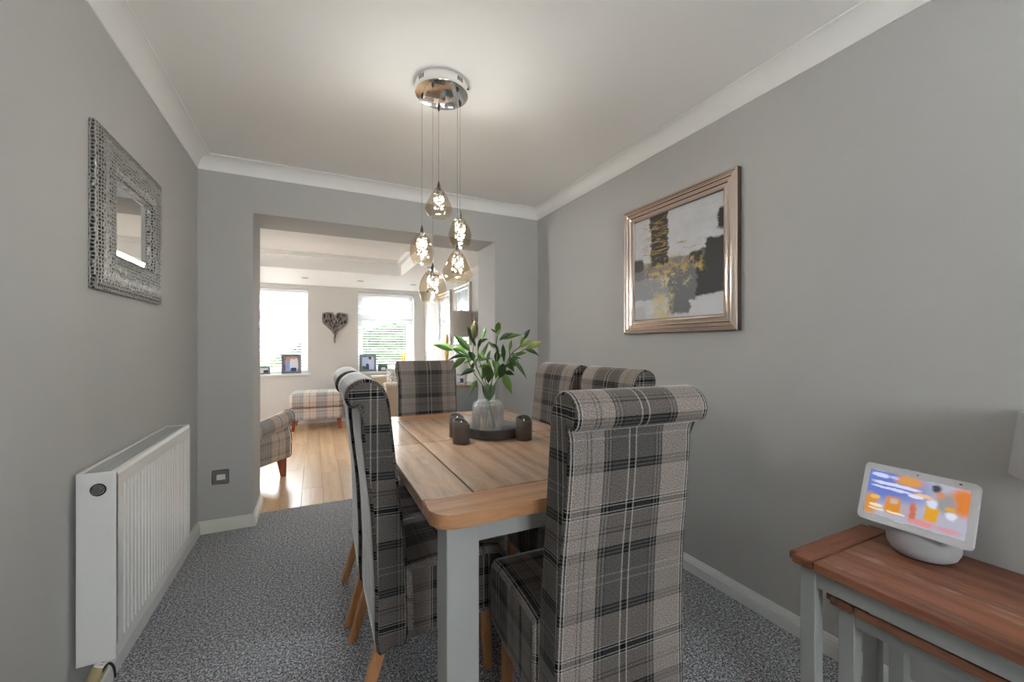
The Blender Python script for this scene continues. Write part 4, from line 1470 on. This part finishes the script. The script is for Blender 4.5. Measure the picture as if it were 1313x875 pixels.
def taper_leg(parent, x, y, dx, dy, z1, s1, s0, mat):
    bm = BM()
    for (cx, cy, zz, s) in ((x, y, z1, s1), (x + dx, y + dy, 0.0, s0)):
        for a, b in ((-1, -1), (1, -1), (1, 1), (-1, 1)):
            bm.verts.new((cx + a * s, cy + b * s, zz))
    bm.verts.ensure_lookup_table()
    v = bm.verts
    bm.faces.new([v[0], v[1], v[2], v[3]])
    bm.faces.new([v[7], v[6], v[5], v[4]])
    for i in range(4):
        j = (i + 1) % 4
        bm.faces.new([v[i], v[4 + i], v[4 + j], v[j]])
    obj('leg', bm, mat, parent)


for (lx, ly, dx, dy) in ((-0.05, -0.05, 0.012, 0.012), (-AWD + 0.05, -0.05, -0.012, 0.012), (-0.05, -AD + 0.06, 0.012, -0.02), (-AWD + 0.05, -AD + 0.06, -0.012, -0.02)):
    taper_leg(ac, lx, ly, dx, dy, 0.185, 0.030, 0.016, M_redleg)

ot = thing('ottoman', 'pale plaid footstool with red-brown legs under the left window', 'footstool', (0.040, 6.600, 0), R(-3))
obj('base', soft_extrude(BM(), densify(rrect(-0.255, 0.255, 0.150, 0.325, 0.02), 0.04), 0.335, 0.02), M_plaid2, ot, smooth=60)
obj('cushion', soft_extrude(BM(), densify(rrect(-0.262, 0.262, 0.318, 0.520, 0.060), 0.03), 0.343, 0.05, bulge=0.008), M_plaid2, ot, smooth=60)
ol = rrect(-0.336, 0.336, -0.258, 0.258, 0.03)
obj('piping', tube(BM(), [(p[0], p[1], 0.320) for p in ol] + [(ol[0][0], ol[0][1], 0.320)], 0.005, 6, cap=False), M_redleg, ot, smooth=60)
for sx in (-1, 1):
    for sy in (-1, 1):
        taper_leg(ot, sx * 0.285, sy * 0.20, sx * 0.018, sy * 0.018, 0.152, 0.030, 0.018, M_redleg)

# beige studded sofa behind the far dining chair
M_beige = plain('beige_linen', lin(188, 170, 150), 0.95, var=0.06, scale=60)
M_cream_f = plain('cream_linen', lin(222, 214, 204), 0.95, var=0.05, scale=60)
so = thing('sofa', 'beige studded sofa end behind the far dining chair', 'sofa', (1.20, 5.85, 0), 0)
# faces -x; near arm at -y
SX0, SX1, SY0, SY1 = -0.415, 0.475, -0.65, 0.85
obj('seat_base', nbox(SX0 + 0.03, SX1 - 0.02, SY0 + 0.12, SY1 - 0.12, 0.10, 0.36, 0.02, 2), M_beige, so, smooth=40)
for (a, b) in ((SY0, SY0 + 0.13), (SY1 - 0.13, SY1)):
    obj('arm', nbox(SX0, SX1 - 0.02, a, b, 0.10, 0.70, 0.025, 3), M_beige, so, smooth=40)
    obj('arm_cap', nbox(SX0 - 0.008, SX1 - 0.03, a - 0.008, b + 0.008, 0.69, 0.725, 0.015, 3), M_cream_f, so, smooth=40)
obj('backrest', nbox(SX1 - 0.2, SX1 - 0.01, SY0 + 0.13, SY1 - 0.13, 0.10, 0.86, 0.03, 3), M_beige, so, smooth=40)
for (a, b) in ((SY0 + 0.135, 0.1), (0.105, SY1 - 0.135)):
    obj('seat_cushion', nbox(SX0 + 0.01, SX1 - 0.21, a, b, 0.36, 0.50, 0.035, 3), M_cream_f, so, smooth=40)
bm = BM()
for k in range(19):
    bmesh.ops.create_icosphere(bm, subdivisions=1, radius=0.009, matrix=Matrix.Translation((SX0 + 0.008, SY0 - 0.002, 0.13 + k * 0.029)))
for k in range(26):
    bmesh.ops.create_icosphere(bm, subdivisions=1, radius=0.009, matrix=Matrix.Translation((SX0 + 0.02 + k * 0.032, SY0 - 0.004, 0.683)))
st_ = obj('nailhead_trim', bm, M_ivory, so, smooth=60)
st_['kind'] = 'stuff'
for sx in (SX0 + 0.06, SX1 - 0.08):
    for sy in (SY0 + 0.06, SY1 - 0.06):
        taper_leg(so, sx, sy, 0, 0, 0.105, 0.025, 0.018, M_redleg)
NC = NT('patterned_cushion_cloth')
wv = NC.n('ShaderNodeTexVoronoi')
NC.set(wv, 'Vector', NC.coord())
wv.inputs['Scale'].default_value = 38
NC.p(color=NC.ramp(wv.outputs['Distance'], [(0.25, lin(228, 226, 222)), (0.5, lin(178, 174, 168))]), rough=0.9)
bm = BM()
rr_ = []
for i in range(13):
    for j in range(13):
        u_, v_ = i / 6 - 1, j / 6 - 1
        th_ = 0.055 * (max(0, (1 - u_ ** 4) * (1 - v_ ** 4)) ** 0.5) + 0.003
        rr_.append((u_ * 0.20 * (1 - 0.06 * (1 - v_ * v_)), v_ * 0.20 * (1 - 0.06 * (1 - u_ * u_)), th_))
top = [bm.verts.new((a, -t, b + 0.2)) for a, b, t in rr_]
bot = [bm.verts.new((a, t, b + 0.2)) for a, b, t in rr_]
for i in range(12):
    for j in range(12):
        k = i * 13 + j
        bm.faces.new((top[k], top[k + 1], top[k + 14], top[k + 13]))
        bm.faces.new((bot[k], bot[k + 13], bot[k + 14], bot[k + 1]))
bmesh.ops.remove_doubles(bm, verts=bm.verts[:], dist=0.0065)
tag(obj('scatter_cushion', bm, NC.m, smooth=80, loc=(1.03, 5.44, 0.50), rot=(R(-14), R(0), R(-8))), 'pale patterned scatter cushion leaning in the beige sofa', 'cushion')
tag(bpy.data.objects[so.name], so['label'], 'sofa')

# sideboard along the right wall with its lamp and ornaments
sb = thing('sideboard', 'blue-grey sideboard with oak top behind the vase', 'sideboard', (1.530, 4.70, 0))
obj('body', nbox(-0.135, 0.140, -0.43, 0.43, 0.06, 0.730), M_greypaint2, sb)
obj('top', nbox(-0.160, 0.150, -0.45, 0.45, 0.730, 0.758, 0.004, 2), M_tabY, sb)
obj('plinth', nbox(-0.12, 0.13, -0.41, 0.41, 0.0, 0.06), M_greypaint2, sb)
for k in (-1, 1):
    d = obj('door', nbox(-0.150, -0.135, k * 0.21 - 0.20, k * 0.21 + 0.20, 0.08, 0.715, 0.003, 1), M_greypaint2, sb)
    obj('knob', lathe(BM(), [(0, 0.02), (0.010, 0.018), (0.012, 0.010), (0.006, 0)], 16), M_steel, d, smooth=50, loc=(-0.150, k * 0.05, 0.42), rot=(0, -PI / 2, 0))
SBZ = 0.758
lampb = table_lamp('table lamp with cream drum shade on the oak topped sideboard', (1.528, 4.500, SBZ), 1.296, 1.588, 0.140, 0.118, plain('cream_drum_shade', lin(176, 168, 160), 0.9, var=0.04, scale=120),
                   [(0, 0), (0.060, 0), (0.064, 0.008), (0.05, 0.02), (0.075, 0.10), (0.095, 0.22), (0.085, 0.33), (0.04, 0.40), (0.018, 0.43), (0.018, 0.47), (0, 0.47)], M_trim)
obj('flex', tube(BM(), spline([(-0.05, -0.02, 0.004), (-0.13, -0.10, 0.006), (-0.192, -0.12, 0.0), (-0.21, -0.10, -0.2), (-0.26, -0.08, -0.5), (-0.27, -0.02, -0.752)], 6), 0.005, 6), M_trim, lampb, smooth=60)
M_copper = plain('copper_glaze', lin(140, 78, 58), 0.35, 0.3, var=0.15, scale=20)
M_plume = plain('yellow_plume', lin(236, 196, 96), 0.9, var=0.25, scale=60)


def plume_vase(label, loc, s, n=26, seed=1):
    t = thing('vase_with_plume', label, 'vase', loc)
    obj('vase', lathe(BM(), [(0, 0), (0.030 * s, 0), (0.036 * s, 0.02 * s), (0.038 * s, 0.05 * s), (0.026 * s, 0.085 * s), (0.014 * s, 0.105 * s), (0.014 * s, 0.125 * s), (0.011 * s, 0.125 * s), (0.010 * s, 0.10 * s), (0, 0.09 * s)], 24), M_copper, t, smooth=60)
    r = random.Random(seed)
    for k in range(3):
        a = r.uniform(-0.3, 0.3)
        b = r.uniform(-0.25, 0.25)
        path = [Vector((0, 0, 0.06 * s)), Vector((a * 0.03, b * 0.03, 0.14 * s)), Vector((a * 0.08, b * 0.08, 0.22 * s)), Vector((a * 0.12, b * 0.12, 0.33 * s))]
        bm = tube(BM(), path[:2], 0.0015, 5)
        pts = spline(path[1:], 6)
        m = len(pts) - 1
        tube(bm, pts, [max(0.001, 0.012 * s * math.sin(PI * min(1, (i / m) * 0.9 + 0.1)) ** 0.6) for i in range(m + 1)], 8)
        obj('plume', bm, M_plume, t, smooth=60)


plume_vase('brown vase with yellow dried plumes on the right window sill', (1.345, EY + 0.012, W2[2] + 0.001), 1.0, seed=2)
plume_vase('brown vase with yellow dried plumes beside the drum-shade lamp', (1.455, 4.85, SBZ), 1.75, seed=5)


# framed photographs on the sills and sideboard
def photo_mat(name, stops, bgc):
    N = NT(name)
    sp = N.n('ShaderNodeSeparateXYZ')
    N.set(sp, 0, N.coord())
    n_ = N.noise(N.coord(), 26.0, 3, 0.7)
    uu = N.math('ADD', sp.outputs[0], N.math('MULTIPLY_ADD', n_, 0.016, -0.008))
    vv = N.math('ADD', sp.outputs[2], N.math('MULTIPLY_ADD', n_, -0.016, 0.008))
    col = N.mix(N.noise(N.coord(), 40, 2), bgc, tuple(c * 0.6 for c in bgc))
    for (u0, v0, ru, rv, c) in stops:
        a = N.math('POWER', N.math('ABSOLUTE', N.math('DIVIDE', N.math('SUBTRACT', uu, u0), ru)), 3.0)
        b = N.math('POWER', N.math('ABSOLUTE', N.math('DIVIDE', N.math('SUBTRACT', vv, v0), rv)), 3.0)
        m = N.math('MULTIPLY', N.math('SUBTRACT', 1.1, N.math('ADD', a, b)), 4.0, clamp=True)
        col = N.mix(m, col, c)
    N.p(color=col, rough=0.3)
    return N.m


M_pframe = plain('slate_blue_frame', lin(112, 126, 138), 0.45, var=0.04)
M_pframe_d = plain('dark_teal_frame', lin(84, 102, 106), 0.45, var=0.06)


def photo(label, loc, w, h, rz, fw, fm, pm, lean=8):
    t = thing('photo_frame', label, 'photo frame', loc, rz)
    L_ = Matrix.Rotation(R(-lean), 4, 'X')
    bm = frame_sweep(BM(), w, h, [(0, 0.0), (0, 0.014), (fw * 0.8, 0.016), (fw, 0.012), (fw, 0.004)])
    bm.transform(L_ @ Matrix.Translation((0, 0, h / 2)))
    obj('frame', bm, fm, t)
    bm = nbox(-w / 2 + 0.003, w / 2 - 0.003, 0.0, 0.006, -h / 2 + 0.003, h / 2 - 0.003)
    bm.transform(L_ @ Matrix.Translation((0, 0, h / 2)))
    obj('backboard', bm, M_dark, t)
    p = nbox(-w / 2 + fw - 0.002, w / 2 - fw + 0.002, -0.006, -0.003, -h / 2 + fw - 0.002, h / 2 - fw + 0.002)
    o_ = obj('print', p, pm, t)
    o_.matrix_local = L_ @ Matrix.Translation((0, 0, h / 2))
    s_ = nbox(-0.02, 0.02, 0.006, 0.010, 0.0, h * 0.6)
    s_.transform(Matrix.Translation((0, h * 0.16, 0)) @ Matrix.Rotation(R(9), 4, 'X'))
    obj('strut', s_, M_dark, t)
    return t


SKIN, WHT, NVY, LBL = lin(196, 148, 122), lin(222, 226, 236), lin(58, 66, 108), lin(136, 168, 220)
pmA = photo_mat('print_couple', [(-0.045, -0.02, 0.04, 0.10, LBL), (0.035, -0.01, 0.055, 0.11, WHT), (0.03, -0.085, 0.04, 0.028, NVY), (-0.04, 0.075, 0.03, 0.03, SKIN), (0.03, 0.095, 0.03, 0.025, SKIN), (-0.085, -0.05, 0.012, 0.04, lin(190, 74, 70))], lin(178, 130, 104))
pmB = photo_mat('print_group', [(-0.03, -0.01, 0.03, 0.03, WHT), (0.03, -0.012, 0.03, 0.03, lin(54, 44, 56)), (0.0, 0.02, 0.06, 0.018, WHT)], lin(170, 168, 186))
pmC = photo_mat('print_wedding', [(-0.045, 0.02, 0.045, 0.08, lin(190, 206, 240)), (0.045, -0.02, 0.05, 0.12, lin(206, 214, 240)), (-0.01, -0.07, 0.025, 0.06, lin(62, 80, 116)), (-0.05, 0.11, 0.025, 0.02, lin(96, 120, 72)), (0.03, 0.08, 0.022, 0.025, lin(110, 72, 62)), (-0.06, -0.08, 0.03, 0.03, lin(70, 110, 80))], lin(180, 190, 206))
pmD = photo_mat('print_small', [(0.01, -0.02, 0.035, 0.03, WHT)], lin(110, 124, 124))
ZS = W1[2] + 0.001
photo('larger slate photo frame on the left window sill', (-0.315, EY - 0.018, ZS), 0.262, 0.290, R(8), 0.034, M_pframe, pmA)
photo('small slate photo frame on the left window sill by the pier', (-0.675, EY - 0.015, ZS), 0.170, 0.110, R(3), 0.018, M_pframe, pmB)
photo('larger slate photo frame on the right window sill', (0.775, EY - 0.018, ZS), 0.255, 0.275, R(-8), 0.034, M_pframe, pmC)
photo('small dark photo frame on the right window sill', (1.005, EY - 0.012, ZS), 0.150, 0.105, R(-4), 0.018, M_pframe_d, pmD)
photo('small pale photo frame on the sideboard under the drum-shade lamp', (1.46, 4.34, SBZ), 0.10, 0.13, R(-12), 0.014, M_trim, pmB)

# driftwood heart between the windows
M_drift = wood('grey_driftwood', lin(104, 98, 92), lin(158, 152, 146), 'Z', 0.8)
M_drift2 = plain('dark_twig', lin(66, 60, 56), 0.85, var=0.2, scale=60)
ht = thing('twig_heart', 'grey driftwood heart hanging between the two windows', 'wall heart', (0.285, EY - 0.002, 1.535))
hr = random.Random(11)


hp = []
for k in range(41):
    t_ = 2 * PI * k / 40
    hp.append(Vector((0.0125 * 16 * math.sin(t_) ** 3, -0.018, 0.035 + 0.0125 * (13 * math.cos(t_) - 5 * math.cos(2 * t_) - 2 * math.cos(3 * t_) - math.cos(4 * t_)))))
obj('heart_board', prism(BM(), [(p.x * 0.93, p.z * 0.93 + 0.002) for p in hp[:-1]], -0.012, -0.004, 'Y'), M_drift2, ht)
for k in range(0, 40, 4):
    a, b = hp[k], hp[min(k + 4, 40)]
    m_ = (a + b) / 2
    obj('twig', tube(BM(), [a, m_ + Vector((hr.uniform(-0.003, 0.003), -0.004, hr.uniform(-0.003, 0.003))), b], [0.009, 0.012, 0.009], 7), M_drift, ht, smooth=60)
hpoly = [(p.x * 0.96, p.z * 0.96 + 0.001) for p in hp[:-1]]


def in_heart(x, z):
    ins = False
    for (x1, z1), (x2, z2) in zip(hpoly, hpoly[1:] + hpoly[:1]):
        if (z1 > z) != (z2 > z) and x < (x2 - x1) * (z - z1) / (z2 - z1) + x1:
            ins = not ins
    return ins


placed = []
tries = 0
while len(placed) < 40 and tries < 6000:
    tries += 1
    x_, z_ = hr.uniform(-0.19, 0.19), hr.uniform(-0.17, 0.19)
    ang = hr.gauss(0, 0.3) + (0.65 * (1 if x_ > 0 else -1) if z_ < 0.05 and abs(x_) > 0.04 else 0)
    ln = hr.uniform(0.028, 0.05)
    dx_, dz_ = math.sin(ang) * ln, math.cos(ang) * ln
    if not (in_heart(x_ + dx_, z_ + dz_) and in_heart(x_ - dx_, z_ - dz_)):
        continue
    if any((x_ - q[0]) ** 2 + ((z_ - q[1]) * 0.55) ** 2 < 0.022 ** 2 for q in placed):
        continue
    placed.append((x_, z_))
    d_ = Vector((dx_, 0, dz_))
    c_ = Vector((x_, -0.02 - hr.uniform(0, 0.012), z_))
    obj('twig', tube(BM(), [c_ - d_, c_ + Vector((hr.uniform(-.004, .004), -0.004, 0)), c_ + d_], [0.007, 0.0105, 0.008], 7), M_drift, ht, smooth=60)
obj('twig', tube(BM(), [(0, -0.02, -0.165), (-0.004, -0.024, -0.23), (0, -0.02, -0.30)], [0.015, 0.018, 0.008], 8), M_drift, ht, smooth=60)

# two silver frames on the right wall of the room beyond
M_sframe = plain('silver_frame', lin(204, 200, 196), 0.25, 0.8, var=0.03)
NP = NT('pale_blue_print')
oc = NP.coord()
NP.p(color=NP.ramp(NP.noise(NP.mapping(oc, (1, 1, 1.5)), 5.0, 4, 0.6), [(0.35, lin(228, 234, 238)), (0.55, lin(196, 212, 222)), (0.7, lin(120, 150, 168))]), rough=0.25, coat=1.0)
NP.b.inputs['Coat Roughness'].default_value = 0.01
for (lab, yc) in (('silver framed glazed print on the right wall of the room beyond, nearer the window', 5.685), ('silver framed glazed print on the right wall of the room beyond, above the lamp', 4.905)):
    t = thing('framed_print', lab, 'picture', (EX1 - 0.001, yc, 1.580), R(-90), 'pair of silver framed prints')
    obj('frame', frame_sweep(BM(), 0.62, 0.755, [(0, 0.0), (0, 0.034), (0.012, 0.038), (0.030, 0.030), (0.052, 0.034), (0.072, 0.022), (0.075, 0.012)]), M_sframe, t)
    obj('print', nbox(-0.237, 0.237, -0.013, -0.001, -0.304, 0.304), NP.m, t)

# recessed downlights
for (lab, x, y) in (('recessed downlight left, above the left window', -0.121, 6.22), ('recessed downlight above the twig heart side of the right window', 0.585, 6.18), ('recessed downlight at the right end above the right window', 1.347, 6.22), ('recessed downlight beside the ceiling tray, nearest the opening', 1.22, 4.72)):
    t = thing('downlight', lab, 'light', (x, y, EZ), 0, 'recessed downlights')
    obj('bezel', lathe(BM(), [(0.030, 0.0), (0.034, -0.004), (0.042, -0.005), (0.045, -0.002), (0.045, 0)], 28), M_steel, t, smooth=50)
    obj('lamp_face', lathe(BM(), [(0, -0.002), (0.031, -0.002), (0.031, 0.0), (0, 0.0)], 24), M_devgrey, t, smooth=40)

# chrome socket with a plug lead low on the far wall, half behind the pier
sk = thing('wall_socket', 'chrome wall socket with dark lead low under the left window', 'socket', (-0.80, EY, 0.37))
obj('faceplate', prism(BM(), rrect(-0.073, 0.073, -0.043, 0.043, 0.006), -0.006, 0.0, 'Y'), M_chrome, sk, smooth=30)
obj('plug', nbox(0.015, 0.065, -0.036, -0.006, -0.028, 0.022, 0.006, 2), M_dark, sk)
obj('lead', tube(BM(), spline([(0.04, -0.03, -0.02), (0.075, -0.045, -0.05), (0.08, -0.04, -0.14), (0.04, -0.03, -0.22), (0.0, -0.025, -0.33)], 6), 0.004, 6), M_dark, sk, smooth=60)
